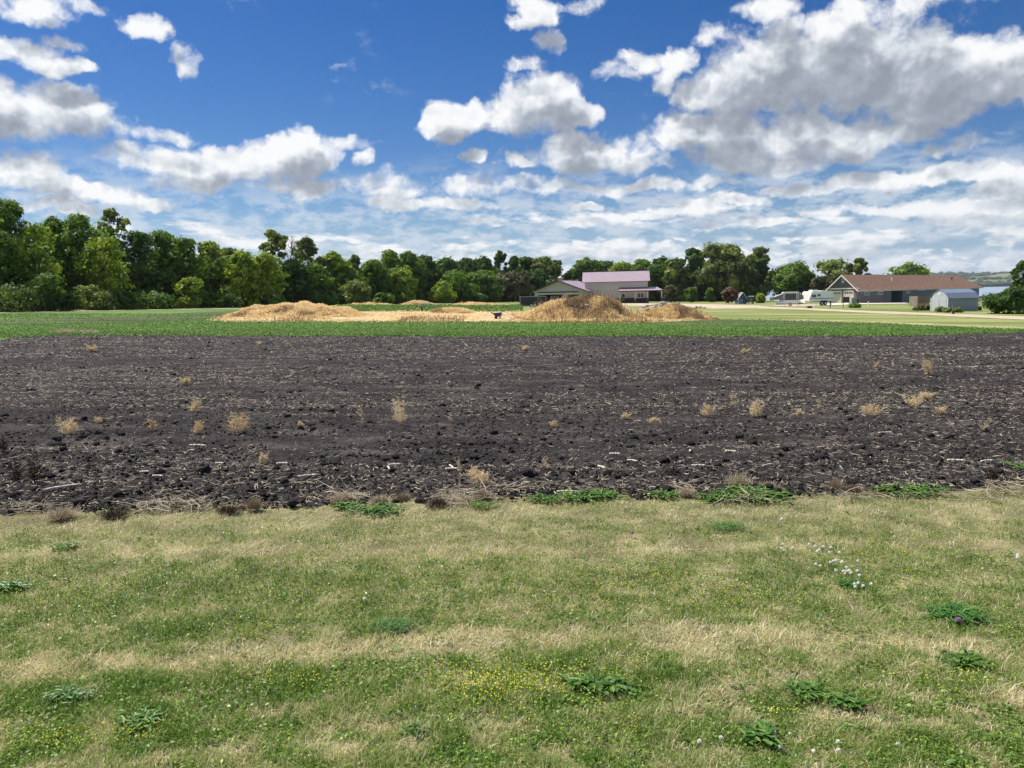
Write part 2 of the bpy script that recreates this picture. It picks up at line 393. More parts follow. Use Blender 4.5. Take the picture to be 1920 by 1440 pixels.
def sheet(name, pix, m, lift, step=None, kind='structure', world=None):
    """flat sheet on the tilted plane; corners given as photo points on the ground"""
    pts = world or [G(*p) for p in pix]
    rj = random.Random(len(name) + len(pts)); out = []            # ragged borders
    for i in range(len(pts)):
        (ax, ay), (bx_, by_) = pts[i], pts[(i + 1) % len(pts)]; n = max(1, min(90, int(math.hypot(ax - bx_, ay - by_) / .9)))
        for k in range(n):
            j = min(.45, max(ay, 8) * .0035) if k else 0
            out.append((ax + (bx_ - ax) * k / n + rj.gauss(0, j * .5), ay + (by_ - ay) * k / n + rj.gauss(0, j)))
    keep = pts; pts = out
    b = MB(); b.add([(x, y, gz(x, y) + lift) for x, y in pts], [list(range(len(pts)))])
    return setp(b.build(name, m), kind=kind), keep

FIELD_FAR = [(-330, 690), (-160, 665), (0, 637), (50, 630), (105, 627), (400, 628), (960, 630), (1400, 630), (1700, 628.5), (1820, 625), (1920, 622), (2300, 617)]
FIELD_NEAR = [(2300, 915), (1920, 925), (1500, 945), (1000, 948), (600, 962), (0, 985), (-500, 1010)]
SOILP = [G(*p) for p in FIELD_FAR + FIELD_NEAR]
CROP = [(-600, 740), (-330, 700), (-160, 672), (0, 643), (50, 636), (105, 633), (400, 632), (960, 634), (1400, 634), (1700, 632), (1820, 629), (1920, 626), (2300, 622), (2300, 616), (1920, 618.5),
        (1800, 614), (1650, 607), (1500, 602), (1340, 599), (1190, 604), (940, 603.5), (600, 603), (420, 602), (390, 597), (440, 590), (500, 584), (470, 578.5), (240, 581), (0, 585.5), (-300, 589), (-600, 592)]
crop_sheet, CROPP = sheet('crop_ground', CROP, M['crop'], 0.012)
THIN = [(0, 598), (200, 592), (330, 588), (480, 580.5), (500, 583), (440, 592), (390, 598), (250, 606), (0, 610), (-300, 618), (-300, 602)]
sheet('thin_crop_strip', THIN, M['crop_thin'], 0.020)
sheet('thin_crop_strip', [(1190, 605), (1340, 600), (1500, 603), (1640, 608), (1560, 611), (1400, 612), (1250, 611)], M['crop_thin'], 0.020)
sheet('dry_ground', [(388, 600.5), (420, 604), (940, 604.5), (1190, 606), (1345, 600), (1240, 590), (1100, 585), (960, 586), (940, 580), (820, 582), (640, 584), (630, 577), (520, 577), (470, 586), (430, 593)], M['drydirt'], 0.028)
sheet('young_crop_ground', [(640, 577), (648, 584.5), (830, 584.5), (950, 585), (975, 576), (960, 573), (800, 573.5)], M['crop_thin'], 0.036)
sheet('field_track', [(-600, 590.5), (-600, 588), (0, 584), (240, 580), (420, 577.4), (470, 577.2), (470, 578.6), (420, 579.2), (240, 582.3), (0, 587)], M['gravel'], 0.030)
sheet('gravel_yard', [(1130, 569), (1165, 568.3), (1240, 568.5), (1330, 570.5), (1420, 573), (1440, 574.6), (1420, 578.5), (1340, 579), (1260, 574.5), (1160, 573)], M['gravel'], 0.020)
sheet('gravel_road', [(1400, 577), (1420, 574.5), (1500, 577.5), (1600, 582), (1760, 588), (1920, 594), (2200, 606), (2200, 613), (1920, 600), (1760, 592.5), (1600, 586), (1500, 581), (1420, 578.6)], M['gravel'], 0.028)
sheet('parking_strip', [(1445, 573), (1460, 570), (1530, 571), (1545, 573), (1490, 575)], M['gravel'], 0.016)
sheet('concrete_apron', [(1535, 571.5), (1545, 569.2), (1612, 568.2), (1700, 567.5), (1700, 569.5), (1660, 570), (1600, 571), (1560, 573)], M['concrete'], 0.060)
sheet('dry_verge', [(1380, 599), (1500, 601.5), (1650, 606), (1800, 612.5), (1920, 618), (2200, 632), (2200, 628), (1920, 613.5), (1800, 609), (1650, 603.5), (1500, 599)], M['strawgrass'], 0.008)

# ------------------------------------------------------------------ near soil field with real relief
def soil_h(x, y):
    big = fbm(x * .25, y * .5, 3, 11) * 0.05
    r = fbm(x * 3.2, y * 3.8, 3, 21); cl = np.abs(fbm(x * 9.5, y * 11.5, 4, 31, .65) - .5) * 2
    return big + r * 0.035 + cl * 0.042 + 0.010 * np.sin(y * 8.2 + 2 * fbm(x * .3, y * .3, 2, 5))
def build_soil():
    n, m = 1100, 1000
    v = np.linspace(0, 1, n)[:, None]; u = np.linspace(-1, 1, m)[None, :]
    # rows follow the near and the far edge; spacing grows with distance
    fx = np.array([p[0] for p in map(lambda q: G(*q), FIELD_FAR)]); fy = np.array([p[1] for p in map(lambda q: G(*q), FIELD_FAR)])
    nx = np.array([G(*p)[0] for p in FIELD_NEAR])[::-1]; ny = np.array([G(*p)[1] for p in FIELD_NEAR])[::-1]
    ratio_f = fx / fy; ratio_n = nx / ny
    a = np.broadcast_to(u * 0.92, (1, m))                       # x/y direction of each column
    yn = np.interp(a, ratio_n, ny); yf = np.interp(a, ratio_f, fy)
    yn = yn + (fbm(a * 30, a * 0, 3, 3) - .5) * .5; yf = yf * (1 + (fbm(a * 60, a * 0, 3, 4) - .5) * .045)
    Y = 1 / ((1 / yn) * (1 - v) + (1 / yf) * v); X = a * Y
    edge = np.clip(v / 0.05, 0, 1) * np.clip((1 - v) / 0.02, 0, 1)
    Z = gz(X, Y) + 0.016 + soil_h(X, Y) * (0.15 + .85 * edge) - 0.02 * (1 - edge)
    V = np.stack([X, Y, Z], -1).reshape(-1, 3); I = np.arange(n * m).reshape(n, m)
    F = np.stack([I[:-1, :-1], I[:-1, 1:], I[1:, 1:], I[1:, :-1]], -1).reshape(-1, 4)
    setp(link('plowed_soil', npmesh('plowed_soil', V, F, [M['soil']], smooth=True)), kind='structure')
build_soil()

def screen_pts(n, px0, px1, py0, py1, bias=1.0, seed=1):
    r = np.random.default_rng(seed)
    px = r.uniform(px0, px1, n); py = py0 + (py1 - py0) * r.random(n) ** bias
    # vectorised ground intersection
    d = _F * FPX + _R * (px - 960)[:, None] + _U * (720 - py)[:, None]
    t = -CAM[2] / (d[:, 2] - PA * d[:, 0] - PB * d[:, 1])
    return d[:, 0] * t, d[:, 1] * t, r

ICO = None
def ico(sub):
    import bmesh
    bm = bmesh.new(); bmesh.ops.create_icosphere(bm, subdivisions=sub, radius=1.0)
    V = np.array([v.co[:] for v in bm.verts]); F = np.array([[v.index for v in f.verts] for f in bm.faces]); bm.free(); return V, F
def lumps(name, x, y, z, size, m, sub, seed, flat=.6, label=None, tintr=True):
    V0, F0 = ico(sub); r = np.random.default_rng(seed); n = len(x); k = len(V0)
    nv = 24
    vs = []
    for i in range(nv):
        q = V0 * (1 + (r.random((k, 1)) - .5) * .75) * r.uniform(.7, 1.3, 3)
        vs.append(q)
    vs = np.array(vs); pick = r.integers(0, nv, n); a = r.uniform(0, 6.283, n); c, s = np.cos(a), np.sin(a)
    Q = vs[pick] * size[:, None, None]
    Vx = Q[..., 0] * c[:, None] - Q[..., 1] * s[:, None] + x[:, None]
    Vy = Q[..., 0] * s[:, None] + Q[..., 1] * c[:, None] + y[:, None]
    Vz = Q[..., 2] * flat + z[:, None]
    V = np.stack([Vx, Vy, Vz], -1).reshape(-1, 3)
    F = (F0[None] + (np.arange(n) * k)[:, None, None]).reshape(-1, 3)
    o = link(name, npmesh(name, V, F, [m]))
    return setp(o, label, None, None, 'stuff')
M['clod'] = groundmat('soil_clod', [(0.0, (.026, .023, .025)), (0.6, (.048, .042, .043)), (1.0, (.095, .083, .078))], 7.0, 60.0, bump=.8, contrast=(.2, .8))
def build_clods():
    for (n, sub, s0, s1, bias, seed) in ((42000, 1, .006, .022, 1.0, 3), (2600, 2, .016, .050, 1.25, 4)):
        x, y, r = screen_pts(n, -500, 2420, 632, 975, bias, seed)
        k = inpoly(x, y, SOILP) & (vnoise(x * 1.3, y * 1.3, 8) > .22); x, y = x[k], y[k]
        s = s0 + (s1 - s0) * r.random(len(x)) ** 3
        s = np.maximum(s, y * .0008)
        lumps('soil_clods', x, y, gz(x, y) + .016 + soil_h(x, y) + s * .2, s, M['clod'], sub, seed, .7)
build_clods()

M['straw'] = leafmat('dry_straw', [(0.0, (.16, .125, .085)), (0.5, (.36, .30, .205)), (1.0, (.66, .60, .47))], 0.0, .7)
def strips(name, x, y, z, L, w, r, m, tint, curl=.35, lift=.02, parent=None, kind='stuff'):
    """thin bent strips lying on the ground: residue, straw"""
    n = len(x); a = r.uniform(0, 6.283, n); pt = []
    dx, dy = np.cos(a), np.sin(a); bend = r.normal(0, curl, n); tilt = np.abs(r.normal(0, .18, n))
    for i, t in enumerate((-.5, 0.0, .5)):
        cx = x + dx * L * t - dy * bend * L * (t * t * 2); cy = y + dy * L * t + dx * bend * L * (t * t * 2)
        cz = z + lift * .4 + (t + .5) * L * tilt
        tl = r.normal(0, .5, n) if i == 0 else tl
        ww = w * (1.0 if i == 1 else .75)
        for sgn in (-1, 1):
            pt.append(np.stack([cx - sgn * dy * ww * .5, cy + sgn * dx * ww * .5, cz + sgn * tl * ww * .5], -1))
    V = np.stack(pt, 1).reshape(-1, 3); b = (np.arange(n) * 6)[:, None]
    F = np.concatenate([b + np.array([0, 1, 3, 2]), b + np.array([2, 3, 5, 4])], 0)
    o = link(name, npmesh(name, V, F, [m], {'tint': np.repeat(tint, 6)}), parent)
    return setp(o, kind=kind) if kind else o
def build_residue():
    x, y, r = screen_pts(130000, -500, 2420, 631, 975, 1.15, 12)
    dens = fbm(x * .12, y * .9, 4, 41) + .25 * np.exp(-((y - 21.5) / 1.6) ** 2) + .12 * np.exp(-((y - 6.2) / .5) ** 2)
    k = inpoly(x, y, SOILP) & (r.random(len(x)) < np.clip((dens - .30) * 3.0, .08, 1) * np.clip((y - 3.5) / 9, .22, 1)); x, y = x[k], y[k]; n = len(x)
    L = r.uniform(.010, .055, n) * (1 + .045 * y); w = np.maximum(r.uniform(.002, .006, n), y * .00045)
    strips('crop_residue', x, y, gz(x, y) + .018 + soil_h(x, y), L, w, r, M['straw'], np.clip(r.normal(.50, .24, n), 0, 1))
    # straw and root mats along the border between field and lawn
    px = r.uniform(-400, 2300, 9000)
    py = np.interp(px, [-400, 0, 600, 1000, 1500, 1920, 2300], [1000, 978, 958, 946, 938, 922, 910]) + r.normal(0, 10, 9000)
    q = np.array([G(a, b) for a, b in zip(px, py)]); x, y = q[:, 0], q[:, 1]
    k = vnoise(x * 2.2, y * 3, 77) > .66; x, y = x[k], y[k]; n = len(x)
    strips('border_straw', x, y, gz(x, y) + .05 + .02 * r.random(n), r.uniform(.05, .26, n), r.uniform(.002, .005, n), r, M['straw'], np.clip(r.normal(.42, .18, n), 0, 1), curl=.5)
build_residue()

# heavier pieces of corn stalk one can count
M['stalk'] = mat('corn_stalk_pith', (.66, .60, .48), .7, .2, 30.0)
STALKS = [(577, 908, 34, 8), (740, 890, 22, 5), (847, 896, 24, 2), (372, 846, 36, -8), (272, 901, 16, 4), (297, 908, 22, -6), (340, 915, 14, -50), (730, 894, 18, -50),
          (847, 890, 18, -48), (1128, 893, 14, -35), (1060, 937, 32, 0), (885, 940, 18, 15), (1153, 867, 20, -6), (1186, 877, 16, -25), (1294, 863, 10, 50),
          (1660, 824, 28, 0), (1850, 876, 28, 8), (1792, 876, 30, -8), (1310, 887, 26, -4), (1370, 864, 20, -10), (1438, 888, 24, 22), (120, 936, 44, 22), (530, 882, 22, 0), (412, 880, 16, -5)]
def build_stalks():
    for i, (px, py, L, ang) in enumerate(STALKS):
        x0, y0 = G(px, py); sl = math.hypot(x0, y0 + 0.0) / FPX * L
        a = math.radians(ang) * 1.0
        d = Vector((math.cos(a), math.sin(a) * (2.0 if abs(ang) < 30 else 2.6), 0)).normalized()
        sl = L / FPX * y0 / max(.25, abs(d.x)) if abs(ang) < 30 else L / FPX * y0 * 1.6
        z = gz(x0, y0) + .018 + float(soil_h(np.array([x0]), np.array([y0]))[0]) + .012
        b = MB(); rr = .0075 + .003 * ((i * 7) % 5) / 5; seg = 4; p = [Vector((0, 0, 0)) + d * (sl * (t / seg - .5)) + Vector((0, 0, .004 * math.sin(3.1 * t / seg))) for t in range(seg + 1)]
        for t in range(seg): b.cyl(p[t], p[t + 1], rr * (1.12 if t % 2 else 1), rr * (.95 if t % 2 else 1.1), 7)
        o = b.build('corn_stalk', M['stalk'], None, True); o.location = (x0, y0, z)
        lx = 'left' if px < 640 else ('middle' if px < 1280 else 'right')
        setp(o, 'pale broken corn stalk piece lying on the black soil', 'corn stalk', 'broken corn stalk pieces lying on the soil')
build_stalks()

# ------------------------------------------------------------------ lawn in front
def world_blobs(L):
    out = []
    for (px, py, hw, hh, w) in L:
        x, y = G(px, py); _, ya = G(px, py - hh); _, yb = G(px, py + hh)
        out.append((x, y, hw / FPX * y * 1.03, abs(ya - yb) / 2, w))
    return out
DRY = world_blobs([(150, 1270, 330, 26, .9), (560, 1245, 260, 22, .9), (900, 1218, 190, 26, 1.1), (1230, 1200, 120, 24, 1.1), (1420, 1235, 150, 50, .9), (1330, 1270, 120, 30, .7),
                   (150, 1058, 260, 14, .7), (420, 1045, 240, 12, .8), (330, 985, 400, 18, .7), (800, 975, 300, 16, .8), (60, 1420, 110, 40, 1.0), (420, 1415, 120, 30, .7),
                   (1050, 1380, 260, 18, .55), (760, 1350, 150, 24, .45), (1600, 1370, 110, 26, .8), (1860, 1330, 90, 34, .8), (1350, 985, 180, 18, .7), (1750, 975, 220, 16, .7),
                   (900, 1050, 90, 14, .6), (1240, 1045, 90, 16, .5), (1680, 1240, 260, 26, .45), (1480, 1300, 150, 30, .6), (700, 1420, 300, 26, .4), (1400, 1400, 200, 30, .4)])
GRN = world_blobs([(170, 1110, 230, 55, .6), (500, 1120, 200, 60, .45), (950, 1130, 330, 60, .45), (1380, 1110, 170, 60, .45), (960, 1310, 190, 46, .6), (380, 1330, 230, 40, .4),
                   (640, 1290, 150, 26, .3), (1720, 1090, 200, 60, .35), (1830, 1290, 110, 30, .4), (250, 1395, 70, 26, .6), (1200, 1110, 200, 50, .35), (1500, 1340, 110, 20, .5), (1700, 1420, 140, 30, .3), (1720, 1180, 160, 16, .2)])
BARE = world_blobs([(30, 1385, 70, 26, 1), (1212, 1190, 26, 10, 1), (1080, 1180, 14, 7, 1), (1590, 1345, 40, 12, 1), (1390, 1385, 26, 10, 1), (400, 1420, 26, 14, 1), (1120, 1345, 60, 10, 1), (1000, 1345, 30, 8, 1), (1880, 1310, 30, 12, 1), (880, 1365, 30, 8, 1), (110, 1380, 26, 10, 1), (1890, 1400, 30, 10, 1)])
def patch(x, y):
    v = 0.36 + (fbm(x * .5, y * 3.8, 4, 61) - .5) * .45 + (fbm(x * 8, y * 11, 3, 67) - .5) * 1.35
    for (cx, cy, rx, ry, w) in DRY: v = v + w * .34 * np.exp(-((x - cx) / rx) ** 2 - ((y - cy) / ry) ** 2)
    for (cx, cy, rx, ry, w) in GRN: v = v - w * .30 * np.exp(-((x - cx) / rx) ** 2 - ((y - cy) / ry) ** 2)
    for pl, w, amp in BANDS:                       # dry strips left by the mower wheels
        yb = np.interp(x, [q[0] for q in pl], [q[1] for q in pl]); v = v + amp * np.exp(-((y - yb + .06 * (vnoise(x * 1.5, x * 0, 3) - .5)) / w) ** 2) * (.55 + .7 * vnoise(x * 2.2, y * 0, 8))
    return np.clip(v, 0, 1)
BANDS = [([G(*q) for q in [(-900, 1320), (-300, 1290), (150, 1268), (560, 1238), (900, 1214), (1250, 1205), (1600, 1215), (2600, 1260)]], .085, .34), ([G(*q) for q in [(-900, 1080), (-300, 1068), (300, 1054), (700, 1042), (1200, 1040), (1900, 1030), (2600, 1020)]], .11, .26),
         ([G(*q) for q in [(-900, 1020), (0, 998), (700, 978), (1500, 968), (1920, 958), (2600, 950)]], .12, .20)]
def lawn_h(x, y):
    return 0.012 + fbm(x * 1.2, y * 1.2, 3, 71) * .03 + fbm(x * 6, y * 6, 2, 73) * .012
def build_lawn_ground():
    n, m = 260, 420
    nx = np.array([G(*p)[0] for p in FIELD_NEAR])[::-1]; ny = np.array([G(*p)[1] for p in FIELD_NEAR])[::-1]
    u = np.linspace(-2.4, 2.4, m)[None, :]; v = np.linspace(0, 1, n)[:, None]
    yf = np.interp(u, nx / ny, ny) + .32; Y = 1.2 * (1 - v) + yf * v; X = u * Y
    Z = gz(X, Y) + lawn_h(X, Y) + .012 - .03 * np.clip((v - .96) / .04, 0, 1)
    V = np.stack([X, Y, Z], -1).reshape(-1, 3); I = np.arange(n * m).reshape(n, m)
    F = np.stack([I[:-1, :-1], I[:-1, 1:], I[1:, 1:], I[1:, :-1]], -1).reshape(-1, 4)
    setp(link('lawn_ground', npmesh('lawn_ground', V, F, [M['thatch']], smooth=True)), kind='structure')
build_lawn_ground()
M['grass'] = leafmat('grass_blades', [(0.0, (.085, .175, .025)), (0.30, (.22, .32, .055)), (0.52, (.34, .40, .135)), (0.72, (.52, .48, .27)), (1.0, (.80, .71, .50))], .30, .42, (1.15, 1.2, .75))
def build_grass():
    x, y, r = screen_pts(780000, -1250, 3170, 905, 1560, .95, 51)
    px_lim = np.interp(x / y, np.array([G(*p)[0] / G(*p)[1] for p in FIELD_NEAR])[::-1], np.array([G(*p)[1] for p in FIELD_NEAR])[::-1])
    rag = (fbm(x * 2.5, y * 0, 3, 81) - .5) * .7
    k = (y < px_lim + .12 + rag * .6)
    bare = fbm(x * 2.6, y * 3.1, 3, 87)
    ed = np.clip(1 - (px_lim + .1 - y) / .8, 0, 1); p = np.clip(patch(x, y) + ed * (.12 + .5 * (vnoise(x * 3, y * 4, 5) - .25)), 0, 1); bs = sum(np.exp(-((x - cx) / rx) ** 2 - ((y - cy) / ry) ** 2) for cx, cy, rx, ry, w in BARE); k &= (r.random(len(x)) < np.where(bare > .64, .45, 1.0)) & (r.random(len(x)) > bs * .92) & (r.random(len(x)) < np.clip((px_lim + .1 - y) / .3, .25, 1))
    x, y, p = x[k], y[k], p[k]; n = len(x)
    a = r.uniform(0, 6.283, n); L = r.uniform(.014, .043, n) * (.65 + .85 * vnoise(x * 9, y * 9, 19)) * np.where(r.random(n) < .04, 1.7, 1); w = np.maximum(r.uniform(.0014, .0034, n), y * .00045)
    dx, dy = np.cos(a), np.sin(a); lean = np.clip(np.abs(r.normal(1.15, .5, n)), 0, 1.8) ; sx, sy = -np.sin(a + r.normal(0, .8, n)), np.cos(a + r.normal(0, .8, n))
    z = gz(x, y) + lawn_h(x, y) + .010
    P0 = np.stack([x, y, z], -1); S = np.stack([sx, sy, r.normal(0, .25, n)], -1) * (w / 2)[:, None]
    D1 = np.stack([dx * np.sin(lean * .5), dy * np.sin(lean * .5), np.cos(lean * .5)], -1) * (L * .5)[:, None]
    D2 = np.stack([dx * np.sin(lean), dy * np.sin(lean), np.cos(lean)], -1) * (L * .6)[:, None]
    V = np.stack([P0 - S, P0 + S, P0 + D1 - S * .9, P0 + D1 + S * .9, P0 + D1 + D2 - S * .25, P0 + D1 + D2 + S * .25], 1).reshape(-1, 3)
    b = (np.arange(n) * 6)[:, None]; F = np.concatenate([b + np.array([0, 1, 3, 2]), b + np.array([2, 3, 5, 4])], 0)
    tint = np.clip(p + r.normal(0, .24, n), 0, 1)
    setp(link('grass', npmesh('grass', V, F, [M['grass']], {'tint': np.repeat(tint, 6)})), kind='stuff')
    # clover and medic leaflets between the blades
    x, y, r = screen_pts(195000, -1250, 3170, 920, 1560, .95, 52)
    lim = np.interp(x / y, np.array([G(*p)[0] / G(*p)[1] for p in FIELD_NEAR])[::-1], np.array([G(*p)[1] for p in FIELD_NEAR])[::-1])
    p = patch(x, y); k = (y < lim) & (r.random(len(x)) < np.clip((.60 - p) * 3.0, .03, 1)); x, y, p = x[k], y[k], p[k]; n = len(x)
    s = np.maximum(r.uniform(.003, .0075, n), y * .0006); z = gz(x, y) + lawn_h(x, y) + r.uniform(.012, .034, n)
    leaf_quads('clover_leaves', np.stack([x, y, z], -1), np.stack([r.normal(0, .5, n), r.normal(0, .5, n), np.ones(n)], -1), s, M['clover'], np.clip(r.normal(.45, .25, n), 0, 1), r, kind='stuff')
def leaf_quads(name, C, N, s, m, tint, r, aspect=1.5, parent=None, kind=None, mesh_only=False):
    n = len(C); N = N / np.linalg.norm(N, axis=1, keepdims=True)
    q = r.normal(0, 1, (n, 3)); T = np.cross(N, q); T /= np.linalg.norm(T, axis=1, keepdims=True); B = np.cross(N, T)
    a = (s * aspect / 1.2)[:, None]; b = (s / 1.2)[:, None]
    fold = N * (s * .25)[:, None]
    V = np.stack([C - T * a, C + B * b + fold, C + T * a, C - B * b + fold], 1).reshape(-1, 3)
    F = (np.arange(n) * 4)[:, None] + np.array([0, 1, 2, 3])
    me = npmesh(name, V, F, [m], {'tint': np.repeat(tint, 4)})
    if mesh_only: return me
    o = link(name, me, parent)
    return setp(o, kind=kind) if kind else o
M['clover'] = leafmat('clover_leaf', [(0.0, (.080, .17, .022)), (0.6, (.22, .36, .055)), (1.0, (.46, .56, .11))], .3, .4, (1.2, 1.3, .6))
build_grass()
def build_broadleaves():
    """larger single leaves of plantain and dandelion scattered through the lawn"""
    x, y, r = screen_pts(8300, -1250, 3170, 940, 1560, .9, 57); cl = vnoise(x * 3, y * 3, 23); k = r.random(len(x)) < np.clip((cl - .35) * 2.2, .05, 1); x, y = x[k], y[k]; n = len(x)
    c = x + 0; a = r.uniform(0, 6.283, n); L = r.uniform(.018, .045, n); w = L * r.uniform(.28, .5, n); up = r.uniform(.1, .9, n); Vs = []
    for t, pw in ((0, .25), (.4, 1.0), (.75, .85), (1.0, .08)):
        X = x + np.cos(a) * L * t; Y = y + np.sin(a) * L * t; Z = gz(x, y) + lawn_h(x, y) + .012 + L * np.sin(up) * t * (1.3 - .6 * t)
        for sg in (-1, 0, 1): Vs.append(np.stack([X - sg * np.sin(a) * w * pw * .5, Y + sg * np.cos(a) * w * pw * .5, Z + (w * .15 if sg else 0)], -1))
    V = np.stack(Vs, 1).reshape(-1, 3); b = (np.arange(n) * 12)[:, None]
    F = np.concatenate([b + np.array([i * 3 + j, i * 3 + j + 1, (i + 1) * 3 + j + 1, (i + 1) * 3 + j]) for i in range(3) for j in range(2)], 0)
    setp(link('lawn_weeds', npmesh('lawn_weeds', V, F, [M['weed']], {'tint': np.repeat(np.clip(r.normal(.5, .3, n), 0, 1), 12)})), kind='stuff')
M['weed'] = leafmat('weed_leaf', [(0.0, (.030, .095, .014)), (0.5, (.075, .18, .028)), (1.0, (.19, .31, .065))], .3, .45)
build_broadleaves()
M['yellow'] = mat('yellow_petals', (.88, .80, .04), .6, .1, 20.0)
M['white_petal'] = mat('clover_petals', (.92, .90, .85), .7, .1, 300.0)
M['purple_petal'] = mat('purple_petals', (.42, .18, .42), .7, .2, 200.0)
M['stem'] = mat('flower_stem', (.10, .17, .04), .6, .2, 40.0)
def build_yellow():
    C = []; r = np.random.default_rng(91)
    for (px, py, hw, hh, n) in [(930, 1305, 130, 36, 260), (1000, 1285, 170, 50, 110), (560, 1295, 90, 22, 90), (150, 1125, 170, 45, 130), (560, 1110, 120, 50, 70), (1000, 1120, 250, 50, 130),
                                (1230, 1110, 130, 45, 120), (1640, 1050, 130, 22, 80), (1380, 1150, 120, 36, 90), (90, 1415, 90, 26, 50), (250, 1400, 70, 22, 50), (1200, 1265, 20, 12, 14), (1660, 1230, 90, 12, 24),
                                (1800, 1300, 90, 40, 40), (1460, 1360, 40, 8, 12), (900, 1070, 120, 20, 50), (480, 1210, 60, 20, 20), (1700, 1100, 120, 40, 50), (1080, 1380, 200, 40, 30)]:
        for _ in range(int(n * 1.7)): C.append(G(px + r.normal(0, .55) * hw, py + r.normal(0, .55) * hh))
    C = np.array(C); x, y = C[:, 0], C[:, 1]; n = len(x); s = r.uniform(.0020, .0036, n)
    V0, F0 = ico(1); k = len(V0); V = V0[None] * s[:, None, None] + np.stack([x, y, gz(x, y) + lawn_h(x, y) + r.uniform(.03, .045, n)], -1)[:, None]
    F = (F0[None] + (np.arange(n) * k)[:, None, None]).reshape(-1, 3)
    setp(link('yellow_flowers', npmesh('yellow_flowers', V.reshape(-1, 3), F, [M['yellow']])), kind='stuff')
build_yellow()

def flower_mesh(mp, seed, rad_=.009):
    r = random.Random(seed); b = MB()
    b.cyl((0, 0, 0), (.004, 0, .038), .0011, .0009, 5, 1)
    for i in range(46):                                  # tubular florets standing round a small head
        z = 1 - 1.75 * (i + .5) / 46; a = i * 2.39996; q = math.sqrt(max(0, 1 - z * z))
        d = Vector((q * math.cos(a), q * math.sin(a), z)); c = Vector((.004, 0, .043))
        b.cyl(c + d * rad_ * .45, c + d * rad_ * r.uniform(.92, 1.12) + Vector((0, 0, .001)), rad_ * .09, rad_ * .17, 4, 0)
    o = b.build('clover_flower', [mp, M['stem']]); me = o.data; bpy.data.objects.remove(o); return me
FM = [flower_mesh(M['white_petal'], i) for i in range(3)]; PM = flower_mesh(M['purple_petal'], 9, .013)
def put_flower(px, py, label, group, me, sc=1.0):
    x, y = G(px, py); o = link('clover_flower', me); z = gz(x, y) + float(lawn_h(np.array([x]), np.array([y]))[0]) + .006
    o.location = (x, y, z); o.scale = (sc,) * 3; o.rotation_euler = (random.uniform(-.3, .3), random.uniform(-.3, .3), random.uniform(0, 6))
    setp(o, label, 'flower', group)
random.seed(5)
for i, (px, py) in enumerate([(1467, 1043), (1464, 1050), (1468, 1056), (1483, 1052), (1516, 1044), (1527, 1046), (1541, 1046), (1537, 1055), (1533, 1058), (1540, 1047), (1556, 1049), (1577, 1059), (1553, 1057), (1562, 1078), (1569, 1075),
                              (1575, 1077), (1583, 1079), (1560, 1079), (1527, 1083), (1535, 1087), (1562, 1095), (1583, 1098), (1591, 1096), (1599, 1100), (1593, 1097), (1606, 1076), (1602, 1094), (1614, 1103), (1629, 1122), (1610, 1120), (1601, 1125), (1621, 1127), (1600, 1131), (1590, 1087)]):
    put_flower(px, py, 'small white clover flower in the loose white cluster in the lawn', 'white clover flowers in the lawn', FM[i % 3], .95)
for i, (px, py) in enumerate([(1350, 1416), (1311, 1425), (1448, 1408), (1461, 1433), (1531, 1438), (1568, 1439), (1577, 1424), (1676, 1424)]):
    put_flower(px, py, 'pinkish white clover flower along the bottom edge of the lawn', 'white clover flowers at the bottom edge', FM[i % 3], .8)
for px, py in ((1910, 1071), (1906, 1066)): put_flower(px, py, 'white clover flower standing alone at the right edge', 'white clover flowers at the right edge', FM[0], 1.1)
put_flower(1464, 996, 'white flower head by the dark green clump in the far lawn', None, FM[1], 1.3)
put_flower(692, 1152, 'single pale clover flower above the fine dark grass clump', None, FM[2])
put_flower(1185, 1023, 'single purple clover flower in the middle of the far lawn', None, PM, .9)
put_flower(1790, 1190, 'purple clover flower in front of the dark green plant clump', None, PM)

